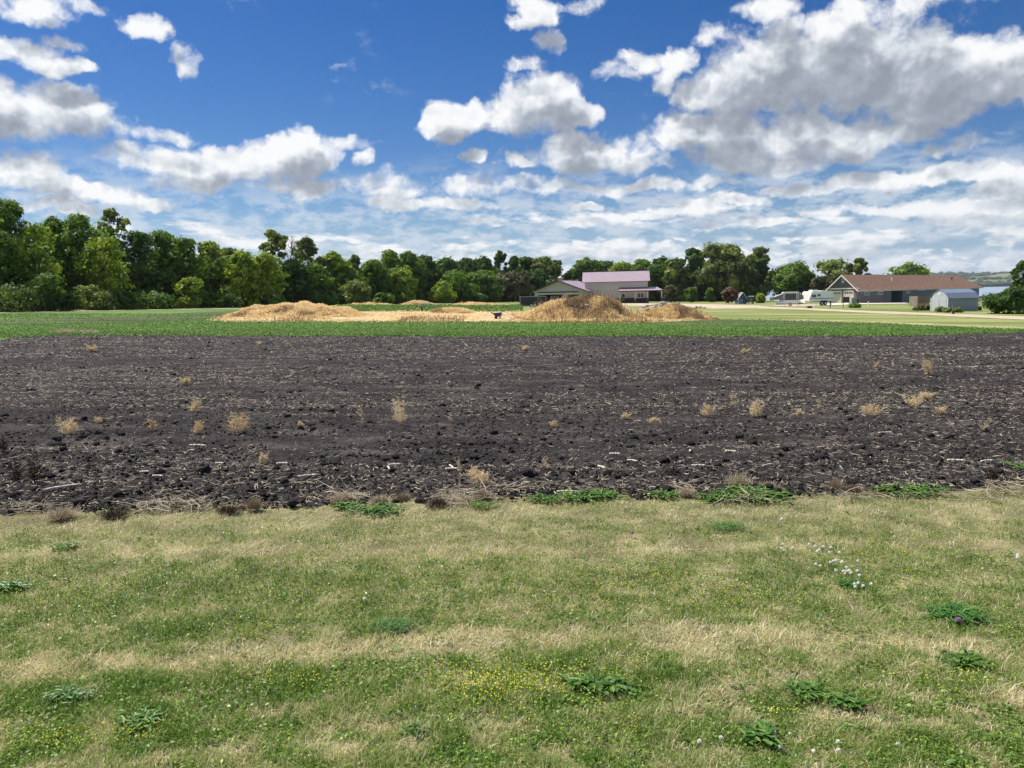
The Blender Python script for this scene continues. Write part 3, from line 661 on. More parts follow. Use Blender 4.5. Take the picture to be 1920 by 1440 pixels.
# green weeds one can pick out ---------------------------------------------------------------
M['weed_dark'] = leafmat('dark_weed_leaf', [(0.0, (.030, .100, .018)), (0.6, (.070, .185, .034)), (1.0, (.16, .30, .07))], .2, .4)
def rosette(name, px, py, wpx, hm, n, ll, lw, m, label, cat, group=None, seed=0, ascend=.5, notch=True):
    """many bent leaves with a mid vein fold growing from a few crowns"""
    r = np.random.default_rng(seed + int(px)); x0, y0 = G(px, py); R = wpx / FPX * y0
    cx = np.clip(r.normal(0, .42, n), -.85, .85) * R; cy = np.clip(r.normal(0, .40, n), -.8, .8) * R * .8; cz = gz(cx, cy) + .012 * r.random(n); a = np.arctan2(cy, cx) + r.normal(0, 1.9 if py > 970 else 1.2, n)
    L = ll * r.uniform(.4, 1.05, n) * (.8 if py > 970 else .72); w = lw * r.uniform(.6, 1.2, n); up = np.clip(r.normal(ascend, .3, n), .05, 1.3)
    Vs = []; segs = 5; prof = [.35, .9, .7, 1.0, .12] if notch else [.5, .9, 1, .7, .1]
    for i in range(segs):
        t = i / (segs - 1); el = up * (1 - 1.1 * t * .7)
        hx = L * t * np.cos(el * .8); hz = L * t * np.sin(el) + hm * .25 * r.random(n) * 0
        X = cx + np.cos(a) * hx; Y = cy + np.sin(a) * hx; Z = cz + hz + .012
        for sgn in (-1, 0, 1):
            Vs.append(np.stack([X - sgn * np.sin(a) * w * prof[i] * .5, Y + sgn * np.cos(a) * w * prof[i] * .5, Z + (0.18 * w if sgn else 0)], -1))
    V = np.stack(Vs, 1).reshape(-1, 3); b = (np.arange(n) * segs * 3)[:, None]; F = []
    for i in range(segs - 1):
        for j in range(2): F.append(b + np.array([i * 3 + j, i * 3 + j + 1, (i + 1) * 3 + j + 1, (i + 1) * 3 + j]))
    F = np.concatenate(F, 0); tint = np.repeat(np.clip(r.normal(.60, .25, n), 0, 1), segs * 3)
    o = link(name, npmesh(name, V, F, [m], {'tint': tint})); o.location = (x0, y0, gz(x0, y0) + .014 + float(lawn_h(np.array([x0]), np.array([y0]))[0]))
    return setp(o, label, cat, group)
W1, W2 = M['weed'], M['weed_dark']
for a in [(655, 965, 26, 90, .10, .020, W1, 'jagged green weed left of the pair at the field edge, above the straw'),
          (705, 972, 50, 150, .11, .022, W1, 'wide bright green weed clump sprawling on the lawn border left of centre'),
          (905, 962, 24, 60, .09, .014, W1, 'low green weed by the bare tuft in the middle of the lawn border'),
          (1018, 950, 30, 90, .11, .018, W1, 'small leafy green weed at the field edge just right of the straw pile'),
          (1085, 948, 34, 120, .12, .02, W1, 'leafy green weed at the field edge in front of the white stalk'),
          (1130, 945, 40, 130, .12, .02, W1, 'bushy green weed at the field edge right of the white stalk'),
          (1245, 943, 34, 110, .10, .016, W1, 'thin green weed patch left of the pale root tuft'),
          (1345, 948, 34, 110, .13, .024, W1, 'green weed with upright blades below the large pale straw tuft'),
          (1410, 942, 62, 240, .16, .03, W1, 'large broad leaved green weed clump right of the pale straw tuft'),
          (1690, 935, 52, 210, .15, .026, W1, 'large green weed clump at the field edge, left half of the right pair'),
          (1735, 930, 38, 130, .13, .024, W1, 'yellowish green weed joined to the large clump at the right field edge'),
          (1905, 890, 26, 90, .15, .028, W1, 'broad leaved green weed growing in the soil at the right edge'),
          (205, 927, 22, 40, .10, .014, W1, 'small green seedling weed in the soil at left'),
          (22, 1120, 30, 110, .07, .014, W2, 'dark green plant cut off by the left edge of the lawn'),
          (125, 1040, 28, 70, .06, .014, W1, 'green dandelion rosette in the far left lawn'),
          (738, 1196, 46, 620, .050, .0035, W2, 'dense fine bladed dark grass clump in the middle lawn'),
          (1360, 1004, 44, 420, .06, .005, W2, 'dark green clover clump in the far right lawn'),
          (1590, 1115, 26, 200, .05, .008, W2, 'dark green clump under the white clover flowers'),
          (1790, 1172, 52, 420, .085, .010, W2, 'dark green leafy clump with a purple flower in front'),
          (1090, 1308, 32, 60, .085, .018, W1, 'flat green rosette left half of the broad leaved pair in front'),
          (1145, 1312, 34, 80, .08, .024, W1, 'light green round leaved plant beside the flat rosette in front'),
          (265, 1385, 46, 130, .065, .014, W1, 'green leafy weed in the lower left lawn'),
          (1515, 1325, 40, 90, .065, .014, W1, 'trailing green weed in the lower right lawn beside a bare spot'),
          (1585, 1345, 44, 90, .06, .014, W1, 'trailing green weed continuing to the right of the bare spot'),
          (1800, 1265, 44, 130, .07, .014, W1, 'long leaved green weed near the right edge of the lawn'),
          (130, 1335, 44, 130, .06, .009, W2, 'greyish green weed in the left lawn above the bare dirt'),
          (1420, 1405, 40, 90, .065, .018, W1, 'broad leaved weed beside the clover flowers at the bottom'),
          (780, 1398, 24, 40, .06, .014, W1, 'small upright green weed near the bottom middle of the lawn')]:
    px, py, w, n, ll, lw, m, lb = a
    rosette('green_weed' if m is W1 else 'weed_clump', px, py, w, .1, n, ll, lw, m, lb, 'weed', None, 3, .75 if py < 970 else .45)

# dry weeds standing in the soil ------------------------------------------------------------
M['dryweed'] = leafmat('dry_weed', [(0.0, (.44, .29, .18)), (0.5, (.78, .63, .42)), (1.0, (.92, .83, .66))], .35, .7)
M['darkweed'] = leafmat('dark_dead_weed', [(0.0, (.035, .024, .018)), (0.6, (.085, .055, .035)), (1.0, (.16, .11, .07))], .1, .8)
def dry_weed(px, py, hpx, wpx, lb, dark=False, thin=False, seed=0, group='dry weeds standing in the soil', name='dry_weed', red=False):
    r = np.random.default_rng(int(px * 7 + py) + seed); x0, y0 = G(px, py); sc = y0 / FPX; Hh = hpx * sc; Ww = wpx * sc
    V = []; F = []; T = []
    def strip(p, q, w0, w1, t):
        d = q - p; s = np.cross(d, [r.normal(), r.normal(), .3]); s /= (np.linalg.norm(s) + 1e-9); b = len(V)
        V.extend([p - s * w0, p + s * w0, q + s * w1, q - s * w1]); F.append([b, b + 1, b + 2, b + 3]); T.extend([t] * 4)
    mw = max(.0014, y0 * .00017); ns = 2 if thin else 5
    for s_ in range(ns):
        p = np.array([r.normal(0, .08) * Ww, r.normal(0, .08) * Ww, 0.]); d = np.array([r.normal(0, .45) * Ww / max(Hh, .01) * .6, r.normal(0, .3), 1.0]); hh = Hh * r.uniform(.6, 1.0); k = 7
        for i in range(k):
            q = p + d * hh / k + np.array([r.normal(0, .03), r.normal(0, .03), 0]) * Hh
            strip(p, q, mw * (1.5 - i / k), mw * (1.4 - i / k), .35)
            for j in range(3 if thin else 5):
                a = r.uniform(0, 6.28); ln = (Ww * .30 + Hh * .08) * r.uniform(.3, 1) * (1.15 - i / k * .8); e = q + np.array([math.cos(a) * ln, math.sin(a) * ln, ln * r.uniform(.1, .9)])
                strip(q, e, mw, mw * .6, .45)
                for l in range(4 if thin else 7):
                    f = r.uniform(.3, 1); c = q + (e - q) * f; g = c + r.normal(0, 1, 3) * ln * .16 + np.array([0, 0, ln * .06]); strip(c, g, mw * 1.6, mw * 1.0, float(np.clip(r.normal(.35 if red else .6, .22), 0, 1)))
            p = q
    z = gz(x0, y0) + (.016 + float(soil_h(np.array([x0]), np.array([y0]))[0]) if py < 950 else .02)
    o = link(name, npmesh(name, np.array(V), np.array(F), [M['darkweed' if dark else 'dryweed']], {'tint': np.array(T)})); o.location = (x0, y0, z)
    return setp(o, lb, 'weed', group)
for a in [(130, 824, 34, 40, 'bushy golden dry weed, leftmost large one in the black soil'), (185, 802, 12, 16, 'tiny dry weed just right of the leftmost bushy one'),
          (363, 781, 26, 26, 'dry weed standing highest of the left group in the soil'), (374, 823, 30, 26, 'reddish brown dry weed in the left part of the soil'),
          (449, 822, 42, 50, 'large spreading golden dry weed right of the reddish one'), (288, 818, 24, 18, 'thin dry weed left of the reddish one'),
          (565, 812, 12, 14, 'little dry weed alone right of the large spreading one'), (493, 880, 24, 18, 'small upright dry weed nearer the camera at left'),
          (350, 728, 14, 22, 'faint dry weed far up in the left soil'), (174, 664, 14, 20, 'round pale dry weed near the far left soil edge'), (682, 812, 40, 22, 'tall loose dry weed left of the centre'),
          (753, 808, 52, 38, 'tallest loose dry weed in the middle of the soil, leaning branches'), (846, 800, 18, 12, 'small stalky dry weed right of the tallest loose one'),
          (862, 898, 30, 18, 'thin dry weed near the broken stalks in the middle'), (1024, 892, 26, 16, 'thin dry weed standing near the front of the soil, centre right'),
          (1042, 812, 12, 20, 'flattened dry weed in the middle distance of the soil'), (1175, 796, 12, 24, 'low wide dry weed right of centre'), (1225, 802, 10, 22, 'low pale dry weed beside the other low one'),
          (1324, 792, 30, 26, 'golden dry weed, left of the pair right of centre'), (1380, 772, 36, 22, 'feathery pale dry weed behind the golden pair'), (1418, 791, 38, 34, 'dense golden dry weed, right of the pair'),
          (1498, 784, 14, 20, 'small white dry weed right of the dense golden one'), (1535, 772, 20, 10, 'narrow orange dry weed in the right soil'), (1632, 788, 26, 44, 'wide low golden dry weed in the right soil'),
          (1712, 774, 24, 36, 'bent golden dry weed right of the wide low one'), (1738, 758, 14, 44, 'flattened pale weed with branches bending right'), (1766, 784, 18, 26, 'small branching dry weed under the flattened one'),
          (1844, 820, 34, 20, 'pale green dry weed near the right edge'), (1742, 712, 30, 26, 'leaning reddish dry weed far up in the right soil'), (1644, 697, 12, 10, 'tiny pale weed far up, left of two'), (1676, 694, 16, 10, 'tiny pale weed far up, right of two'),
          (1395, 668, 10, 16, 'dry weed by the far straw streak, right of centre'), (985, 663, 9, 20, 'rounded pale tuft on the far straw streak'), (541, 655, 9, 10, 'tiny dry weed at the far edge, left of centre'), (487, 652, 9, 10, 'tiny dry weed at the far edge, next one to the left')]:
    dry_weed(*a, thin=(a[2] > a[3] * 1.4), red='reddish' in a[4])
for a in [(8, 862, 42, 22, 'dead dark brown weed cut by the left edge'), (32, 918, 46, 24, 'dead dark brown weed at left, nearest the edge of the pair'), (66, 928, 52, 28, 'tall dead dark brown weed at left, right of the pair'), (1858, 918, 26, 24, 'dark withered weed at the right soil border')]:
    dry_weed(*a, dark=True, group='dead dark weeds at the soil border')
dry_weed(903, 918, 34, 60, 'pulled up straw coloured plant lying on the soil in front', group=None)
def tuft(px, py, wpx, hpx, lb, m, n=700, tmean=.6, name='straw_tuft', group=None, dz=0.0):
    r = np.random.default_rng(int(px + py)); x0, y0 = G(px, py); sc = y0 / FPX; Rr = wpx * sc; Hh = hpx * sc
    a = r.uniform(0, 6.283, n); el = r.uniform(.1, 1.5, n); L = r.uniform(.6, 1.1, n)
    c = np.stack([r.normal(0, .3, n) * Rr, r.normal(0, .3, n) * Rr, np.zeros(n)], -1)
    e = c + np.stack([np.cos(a) * np.cos(el) * Rr * .7 * L, np.sin(a) * np.cos(el) * Rr * .7 * L, np.sin(el) * Hh * L], -1)
    w = max(.0016, y0 * .00024); s = np.stack([-np.sin(a), np.cos(a), np.zeros(n)], -1) * w
    V = np.stack([c - s, c + s, e + s * .5, e - s * .5], 1).reshape(-1, 3); F = (np.arange(n) * 4)[:, None] + np.array([0, 1, 2, 3])
    o = link(name, npmesh(name, V, F, [m], {'tint': np.repeat(np.clip(r.normal(tmean, .2, n), 0, 1), 4)})); o.location = (x0, y0, gz(x0, y0) + .065 + dz)
    return setp(o, lb, 'tuft', group)
M['paletuft'] = leafmat('pale_root_tuft', [(0.0, (.20, .15, .10)), (0.6, (.42, .34, .24)), (1.0, (.60, .52, .40))], .1, .8)
for a in [(1384, 925, 34, 26, 'large pale tuft of dead grass roots at the field edge', .7), (1440, 930, 24, 14, 'smaller pale root tuft right of the large one', .55), (1287, 942, 22, 14, 'pale tuft of dead roots at the field edge left of the large one', .75),
          (1565, 932, 20, 22, 'brown dead tuft at the right field edge', .4), (1600, 935, 20, 12, 'dark root clod tuft at the right field edge', .15), (645, 952, 34, 14, 'pale flattened root tuft left of centre', .6), (712, 955, 24, 12, 'pale root tuft above the wide green weed', .6),
          (755, 950, 18, 12, 'orange brown tuft right of the wide green weed', .35), (905, 945, 18, 10, 'small dead tuft at the middle of the field edge', .35), (115, 985, 40, 18, 'dry grass tuft on the lawn border at left', .55), (478, 968, 20, 20, 'grey green tuft on the lawn border left of the centre', .4)]:
    tuft(*a[:5], M['paletuft'], 620, a[5])
tuft(215, 983, 34, 12, 'dark earthy root clump on the left lawn border', M['darkweed'], 700, .4, 'root_clump'); tuft(430, 975, 30, 12, 'dark earthy root clump right of the other on the lawn border', M['darkweed'], 700, .4, 'root_clump'); tuft(820, 962, 30, 12, 'dark earthy root clump in the middle of the lawn border', M['darkweed'], 700, .4, 'root_clump')
tuft(122, 626.5, 26, 9, 'pale dry grass tuft at the far soil corner, left one', M['paletuft'], 260, .85, 'dry_grass_tuft'); tuft(168, 627, 22, 7, 'pale dry grass tuft at the far soil corner, right one', M['paletuft'], 240, .85, 'dry_grass_tuft')

# ------------------------------------------------------------------ crop and dry brush
M['cropleaf'] = leafmat('crop_leaf', [(0.0, (.070, .135, .028)), (0.6, (.115, .21, .045)), (1.0, (.16, .27, .065))], .25, .9)
def build_crop():
    x, y, r = screen_pts(170000, -300, 2220, 589, 636, 1.0, 101)
    thin = [G(*p) for p in THIN]; thin2 = [G(*p) for p in [(1190, 603), (1340, 600), (1500, 603), (1640, 608), (1560, 612), (1400, 613), (1250, 612)]]
    k = inpoly(x, y, CROPP) & ((~(inpoly(x, y, thin) | inpoly(x, y, thin2))) | (r.random(len(x)) < .30)); x, y = x[k], y[k]
    row = .5; yy = np.round(y / row) * row + r.normal(0, .09, len(y)); y = np.where(y < 60, yy, y); n = len(x)
    s = np.maximum(.030, y * .0007) * r.uniform(.6, 1.2, n)
    leaf_quads('crop_rows', np.stack([x, y, gz(x, y) + .014 + r.uniform(.01, .09, n)], -1), np.stack([r.normal(0, .6, n), r.normal(0, .6, n), np.ones(n)], -1), s, M['cropleaf'],
               np.clip(r.normal(.45, .2, n) + (fbm(x * .1, y * .3, 3, 9) - .5) * .6, 0, 1), r, kind='stuff')
    # young rows beyond the mounds
    x, y, r = screen_pts(9000, 630, 980, 574.5, 585, 1.0, 102); d = np.round(y / 2.2) * 2.2 + r.normal(0, .35, len(y)); y = d; n = len(x)
    leaf_quads('young_crop_rows', np.stack([x, y, gz(x, y) + .05 + r.uniform(.02, .3, n)], -1), np.stack([r.normal(0, .6, n), r.normal(0, .6, n), np.ones(n)], -1), y * .0013 * r.uniform(.6, 1.2, n), M['cropleaf'], np.clip(r.normal(.8, .2, n), 0, 1), r, kind='stuff')
build_crop()

# name, photo centre x, half width px, photo y of front base, photo y of the crest, distance factor, label
MOUNDS = [('a', 560, 118, 595, 567.5, 1.05, 'wide low mound of dirt under golden dry weeds, left of the others'),
          ('b', 1103, 118, 604, 551, 1.10, 'tallest dirt mound, under golden and brown weeds in front of the maroon roofed building'),
          ('c', 1255, 78, 600, 572, 1.10, 'low mound with rubble on its left slope, right of the tallest mound'),
          ('d', 783, 34, 575, 565.5, 1.0, 'small far mound with a grey bald spot, before the tree line'),
          ('e', 896, 52, 575.5, 567, 1.0, 'long low far mound right of the grey spotted one'),
          ('f', 848, 34, 588, 577, 1.0, 'small middle mound with a pale boulder on top'),
          ('g', 690, 40, 574, 568.5, 1.0, 'flat pale far mound, leftmost of the distant ones')]
MH = []
for nm, px, hw, yb, yt, f, lb in MOUNDS:
    x0, yf = G(px, yb); rx = hw / FPX * yf; ry = rx * .62; yc = yf + ry * .85; x0 = x0 * yc / yf
    _, zt = onray(px, yt, yc); h = zt - gz(x0, yc); MH.append((x0, yc, rx * 1.06, ry, max(.2, h - .10)))
def one_mound(i, x, y):
    x0, yc, rx, ry, h = MH[i]
    u = (x - x0) / rx
    if i == 1: u = np.where(u < 0, u * .80, u * 1.22)
    q = u ** 2 + ((y - yc) / ry) ** 2
    wob = 1 + (fbm(x * .45 + i, y * .45, 3, 31 + i) - .5) * .5
    return h * np.clip(1 - q / 1.35, 0, 1) ** (2.0 if i in (1, 2) else 1.3) * wob * 1.02
def mound_h(x, y):
    z = one_mound(0, x, y)
    for i in range(1, len(MH)): z = np.maximum(z, one_mound(i, x, y))
    return z
M['mound'] = groundmat('mound_earth', [(0.0, (.14, .095, .065)), (0.45, (.38, .26, .14)), (1.0, (.56, .40, .22))], 1.1, 9.0, bump=.8)
def build_mounds():
    for i, (nm, px, hw, yb, yt, f, lb) in enumerate(MOUNDS):
        x0, yc, rx, ry, h = MH[i]; n = 90
        u = np.linspace(-1.3, 1.3, n); X, Y = np.meshgrid(x0 + u * rx, yc + u * ry)
        Z = gz(X, Y) + one_mound(i, X, Y) - .02 + .03 * (one_mound(i, X, Y) > .03)
        V = np.stack([X, Y, Z], -1).reshape(-1, 3); I = np.arange(n * n).reshape(n, n)
        F = np.stack([I[:-1, :-1], I[:-1, 1:], I[1:, 1:], I[1:, :-1]], -1).reshape(-1, 4)
        setp(link('dirt_mound', npmesh('dirt_mound', V, F, [M['mound']], smooth=True)), lb, 'mound')
build_mounds()
def hit(px, py):
    """where the photo ray meets mounds or the plane"""
    d = ray(px, py); p = CAM + d * (30 / d[1]); st = d / d[1] * .15
    for _ in range(2500):
        if p[2] < gz(p[0], p[1]) + float(mound_h(np.array([p[0]]), np.array([p[1]]))[0]): break
        p = p + st
    return float(p[0]), float(p[1]), float(p[2])
M['brush'] = leafmat('golden_brush', [(0.0, (.17, .12, .085)), (0.28, (.34, .24, .16)), (0.45, (.74, .56, .30)), (0.75, (.92, .75, .43)), (1.0, (.97, .88, .60))], .38, .85, (1.05, 1, .9))
def build_brush():
    r = np.random.default_rng(303); X = []; Y = []
    for i, (x0, yc, rx, ry, h) in enumerate(MH):
        n = int((3600 if i > 2 else 19000) * (1 if i != 1 else 1.7)); a = r.uniform(0, 6.283, n); q = np.sqrt(r.random(n)) * 1.16
        X.append(x0 + np.cos(a) * q * rx); Y.append(yc + np.sin(a) * q * ry)
    dry = [G(*p) for p in [(388, 600.5), (420, 604), (940, 604.5), (1190, 606), (1345, 600), (1240, 590), (1100, 585), (960, 586), (940, 580), (820, 582), (640, 586), (560, 582), (470, 588), (430, 593)]]
    x, y, _ = screen_pts(46000, 380, 1350, 580, 607, .7, 304); k = inpoly(x, y, dry) & (fbm(x * .35, y * .8, 3, 15) > np.where((y > 51) & (x < 0), .50, .40)); X.append(x[k]); Y.append(y[k])
    x = np.concatenate(X); y = np.concatenate(Y); n = len(x)
    cl = fbm(x * 1.1, y * 1.1, 3, 44); br = fbm(x * .42 + 5, y * .42, 3, 47); mh = mound_h(x, y)
    h = np.clip((cl - .3) * .6, .03, .30) * r.random(n) ** .6
    base = gz(x, y) + .03 + mh
    t = np.clip(.72 + (cl - .5) * .5 - np.clip((br - .57) * 4.5, 0, .42) + r.normal(0, .10, n), 0, 1)
    # dark belt on the left flank and the middle of the tall mound, as dead brown stems
    x0, yc, rx, ry, hh = MH[1]; u = (x - x0) / rx; v = (mh / hh)
    belt = np.exp(-((u + .30) / .38) ** 2 - ((v - .42) / .26) ** 2); t = np.clip(t - belt * .26 * (np.hypot(u, (y - yc) / ry) < 1.2), 0, 1)
    s = np.maximum(.022, y * .00060) * r.uniform(.6, 1.3, n)
    leaf_quads('dry_brush', np.stack([x + r.normal(0, .05, n), y, base + h], -1), np.stack([r.normal(0, .8, n), r.normal(-.3, .8, n), r.normal(.5, .6, n)], -1), s, M['brush'], t, r, aspect=2.2, kind='stuff')
    # thin upright stems, darker along the front edge
    x, y, r2 = screen_pts(5200, 395, 1345, 598, 605.5, 1.0, 305); k = inpoly(x, y, dry) & (vnoise(x * .35, y * 0, 12) > .42); x, y = x[k], y[k]; n = len(x)
    hh = r2.uniform(.15, .55, n) * np.where(x < 0, .6, 1); c = np.stack([x, y, gz(x, y) + .02 + mound_h(x, y)], -1); e = c + np.stack([r2.normal(0, .06, n), r2.normal(0, .06, n), hh], -1)
    w = np.array([.016, 0, 0]); V = np.stack([c - w, c + w, e + w * .6, e - w * .6], 1).reshape(-1, 3); F = (np.arange(n) * 4)[:, None] + np.array([0, 1, 2, 3])
    setp(link('dead_stems', npmesh('dead_stems', V, F, [M['brush']], {'tint': np.repeat(np.clip(r2.normal(.22, .15, n), 0, 1), 4)})), kind='stuff')
build_brush()

# ------------------------------------------------------------------ trees
def lm(nm, a, b, c, tr=.42): return leafmat(nm, [(0.0, a), (0.5, b), (1.0, c)], tr, .6, (1.15, 1.30, .60))
LM = {'A': lm('dark_leaves', (0.039, 0.086, 0.020), (0.083, 0.154, 0.029), (0.155, 0.239, 0.044)),
      'B': lm('green_leaves', (0.062, 0.124, 0.021), (0.135, 0.225, 0.033), (0.237, 0.346, 0.049)),
      'C': lm('yellow_green_leaves', (0.112, 0.186, 0.021), (0.253, 0.335, 0.036), (0.420, 0.479, 0.059), .4),
      'D': lm('grey_green_leaves', (0.083, 0.124, 0.036), (0.174, 0.225, 0.060), (0.337, 0.371, 0.102)),
      'E': lm('purple_leaves', (0.083, 0.043, 0.033), (0.168, 0.086, 0.056), (0.294, 0.169, 0.086), .2),
      'F': lm('brown_green_leaves', (.060, .062, .026), (.115, .108, .050), (.170, .155, .078), .25)}
M['bark'] = mat('bark', (.085, .068, .052), .9, .35, 3.0, bump=.5)
def taper(b, p, q, r0, r1, r, k=4, wob=.06, m=0):
    p = Vector(p); q = Vector(q); L = (q - p).length; a = p
    for i in range(k):
        t = (i + 1) / k; c = p.lerp(q, t) + (Vector((r.normal(), r.normal(), 0)) * L * wob if i < k - 1 else Vector())
        b.cyl(a, c, r0 + (r1 - r0) * i / k, r0 + (r1 - r0) * t, 7, m); a = c
def tree(px, hw, yt, kind, form='full', dD=0.0, D=None, label='', group=None, name='deciduous_tree', cat='tree', nleaf=None, seed=0, base=None):
    r = np.random.default_rng(int(abs(px) * 13 + yt * 7 + seed)); D = (D if D else float(np.interp(px, [-400, 0, 240, 480, 640, 800, 950, 1100, 1300, 1500], [75, 88, 103, 122, 150, 200, 245, 262, 256, 250]))) + dD
    x, zt = onray(px, yt, D); zb = float(terr(np.array([x]), np.array([D]))[0]) - .05; H = zt - zb; R = hw / FPX * D * (1.22 if form == 'full' else 1.08)
    root = empty(name, (x, D, zb), r.uniform(0, 6.28), label, cat, group)
    cb = {'full': .06, 'airy': .35, 'tree': .26, 'bush': .0, 'round': .16}[form] if base is None else base
    nl = {'full': 44, 'airy': 24, 'tree': 30, 'bush': 16, 'round': 30}[form]
    lr = {'full': .34, 'airy': .25, 'tree': .31, 'bush': .46, 'round': .34}[form]
    C = []; Rr = []
    for i in range(nl):
        t = (i + .5) / nl if form != 'bush' else r.random() ** 1.2
        prof = math.sqrt(max(.06, 1 - abs(2 * t - .92) ** 2.2)) if form != 'full' else math.sqrt(max(.08, 1 - max(0, t - .15) ** 2.4 / .72)); 
        a = i * 2.4 + r.normal(0, .5); q = (r.random() ** .45) * .78
        if t > .85: q *= .5
        rl = R * lr * r.choice([.55, .8, 1.0, 1.25])
        z = (cb + (1 - cb) * t) * H
        z = min(z, H - rl * .75); C.append((math.cos(a) * R * prof * q, math.sin(a) * R * prof * q, max(z, rl * .5))); Rr.append(rl)
    C.append((0, 0, H - R * lr * .7)); Rr.append(R * lr * .75)
    C = np.array(C); Rr = np.array(Rr); nn = nleaf or int(np.clip(8200 * (R * H / 42.0) ** .7, 900, 15000)); nn = int(nn * (.7 if form == 'airy' else 1.0))
    pk = r.choice(len(C), nn, p=Rr ** 2 / np.sum(Rr ** 2)); ks = 11; sd_ = r.normal(0, 1, (len(C), ks, 3)); sd_ /= np.linalg.norm(sd_, axis=2, keepdims=True); sr = r.uniform(.72, 1.22, (len(C), ks)); sk = r.integers(0, ks, nn)
    d = sd_[pk, sk] + r.normal(0, .24, (nn, 3)); d /= np.linalg.norm(d, axis=1, keepdims=True)
    fl = (d[:, 2] < -.15) & (r.random(nn) < .65); d[fl, 2] *= -1
    f = .55 + .5 * r.random(nn) ** .6; lump = 1 + .28 * np.sin(d[:, 0] * 5 + pk) * np.sin(d[:, 1] * 5 + pk * 2.1) * np.cos(d[:, 2] * 4 + pk)
    P = C[pk] + d * (Rr[pk] * f * lump * sr[pk, sk])[:, None] * np.array([1.08, 1.08, .88]); P[:, 2] = np.maximum(P[:, 2], .1)
    Nn = d + r.normal(0, .38, (nn, 3)); s = D * .00145 * r.uniform(.6, 1.35, nn)
    lt = r.normal(0, .22, len(C))[pk]
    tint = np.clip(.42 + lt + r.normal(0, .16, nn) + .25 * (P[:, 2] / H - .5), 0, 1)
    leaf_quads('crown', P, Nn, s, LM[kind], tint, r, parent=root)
    if form != 'bush':
        b = MB(); tr = max(.09, H * .018); top = Vector((r.normal(0, .2), r.normal(0, .2), H * .72))
        taper(b, (0, 0, 0), top, tr, tr * .35, r, 6, .015)
        for i in r.choice(len(C), min(len(C), 11), replace=False):
            zz = min(C[i][2] * r.uniform(.45, .75), H * .68); st = Vector((0, 0, 0)).lerp(top, zz / top.z); taper(b, st, C[i], tr * .38, tr * .10, r, 4, .05)
        b.build('trunk', M['bark'], root, True)
    else:
        b = MB()
        for i in range(5): taper(b, (r.normal(0, .05), r.normal(0, .05), 0), C[r.integers(0, len(C))], H * .018, H * .006, r, 3, .04)
        b.build('stem', M['bark'], root, True)
    return root
def bare_tree(px, hw, yt, D, label):
    r = np.random.default_rng(77); x, zt = onray(px, yt, D); zb = gz(x, D); H = zt - zb; R = hw / FPX * D
    root = empty('bare_tree', (x, D, zb), 0, label, 'tree'); b = MB(); taper(b, (0, 0, 0), (0.1, 0, H), .2, .03, r, 7, .012)
    for i in range(26):
        z = H * r.uniform(.45, .95); a = r.uniform(0, 6.28); e = Vector((math.cos(a) * R, math.sin(a) * R, z + H * .12)); e = Vector((0, 0, z)).lerp(e, r.uniform(.5, 1)); taper(b, (0.05, 0, z), e, .05, .015, r, 3, .08)
        for j in range(3): taper(b, Vector((0.05, 0, z)).lerp(e, r.uniform(.4, .9)), e + Vector((r.normal(0, .4), r.normal(0, .4), r.uniform(.1, .8))), .022, .008, r, 2, .05)
    b.build('trunk', M['bark'], root, True)
LOOK = {'A': 'dark green', 'B': 'mid green', 'C': 'yellow green', 'D': 'grey green', 'F': 'brownish green', 'E': 'purple leaved'}
WALL = [(-230, 80, 385, 'B', 'full', 0), (-120, 66, 378, 'A', 'full', 2), (-40, 50, 392, 'B', 'full', 0), (14, 44, 375, 'B', 'full', 3), (62, 34, 424, 'C', 'full', -1), (100, 32, 410, 'B', 'full', 6), (146, 40, 404, 'B', 'full', 2), (207, 36, 394, 'D', 'airy', 7), (190, 40, 446, 'C', 'full', -2),
        (262, 32, 437, 'A', 'full', 2), (304, 34, 436, 'B', 'full', 4), (346, 34, 446, 'B', 'full', 0), (390, 32, 455, 'C', 'full', 4), (425, 28, 466, 'D', 'tree', 8), (450, 34, 472, 'C', 'full', -2), (508, 33, 431, 'D', 'airy', 8), (495, 34, 478, 'C', 'full', -3), (548, 32, 488, 'A', 'full', 0),
        (577, 34, 448, 'D', 'airy', 9), (590, 30, 498, 'B', 'full', -4), (626, 30, 476, 'C', 'full', 0), (664, 16, 480, 'D', 'tree', 6), (652, 30, 503, 'B', 'full', -6), (700, 26, 489, 'B', 'full', 0), (733, 24, 471, 'B', 'full', 6), (742, 34, 506, 'C', 'full', -9), (766, 27, 475, 'B', 'full', 4), (797, 26, 481, 'A', 'full', 0),
        (834, 28, 487, 'A', 'full', 6), (850, 36, 512, 'B', 'full', -14), (872, 28, 487, 'A', 'full', 8), (908, 28, 486, 'A', 'full', 6), (905, 34, 510, 'B', 'full', -12), (937, 16, 471, 'A', 'airy', 16), (963, 16, 482, 'A', 'tree', 14), (962, 32, 513, 'F', 'full', -14), (990, 26, 484, 'A', 'tree', 6), (1022, 34, 484, 'D', 'tree', 0), (1008, 26, 508, 'A', 'full', -6)]
ORD = ['first', 'second', 'third', 'fourth', 'fifth', 'sixth', 'seventh', 'eighth', 'ninth', 'tenth', 'eleventh', 'twelfth', 'thirteenth', 'fourteenth', 'fifteenth', 'sixteenth', 'seventeenth', 'eighteenth', 'nineteenth', 'twentieth']
cnt = {}
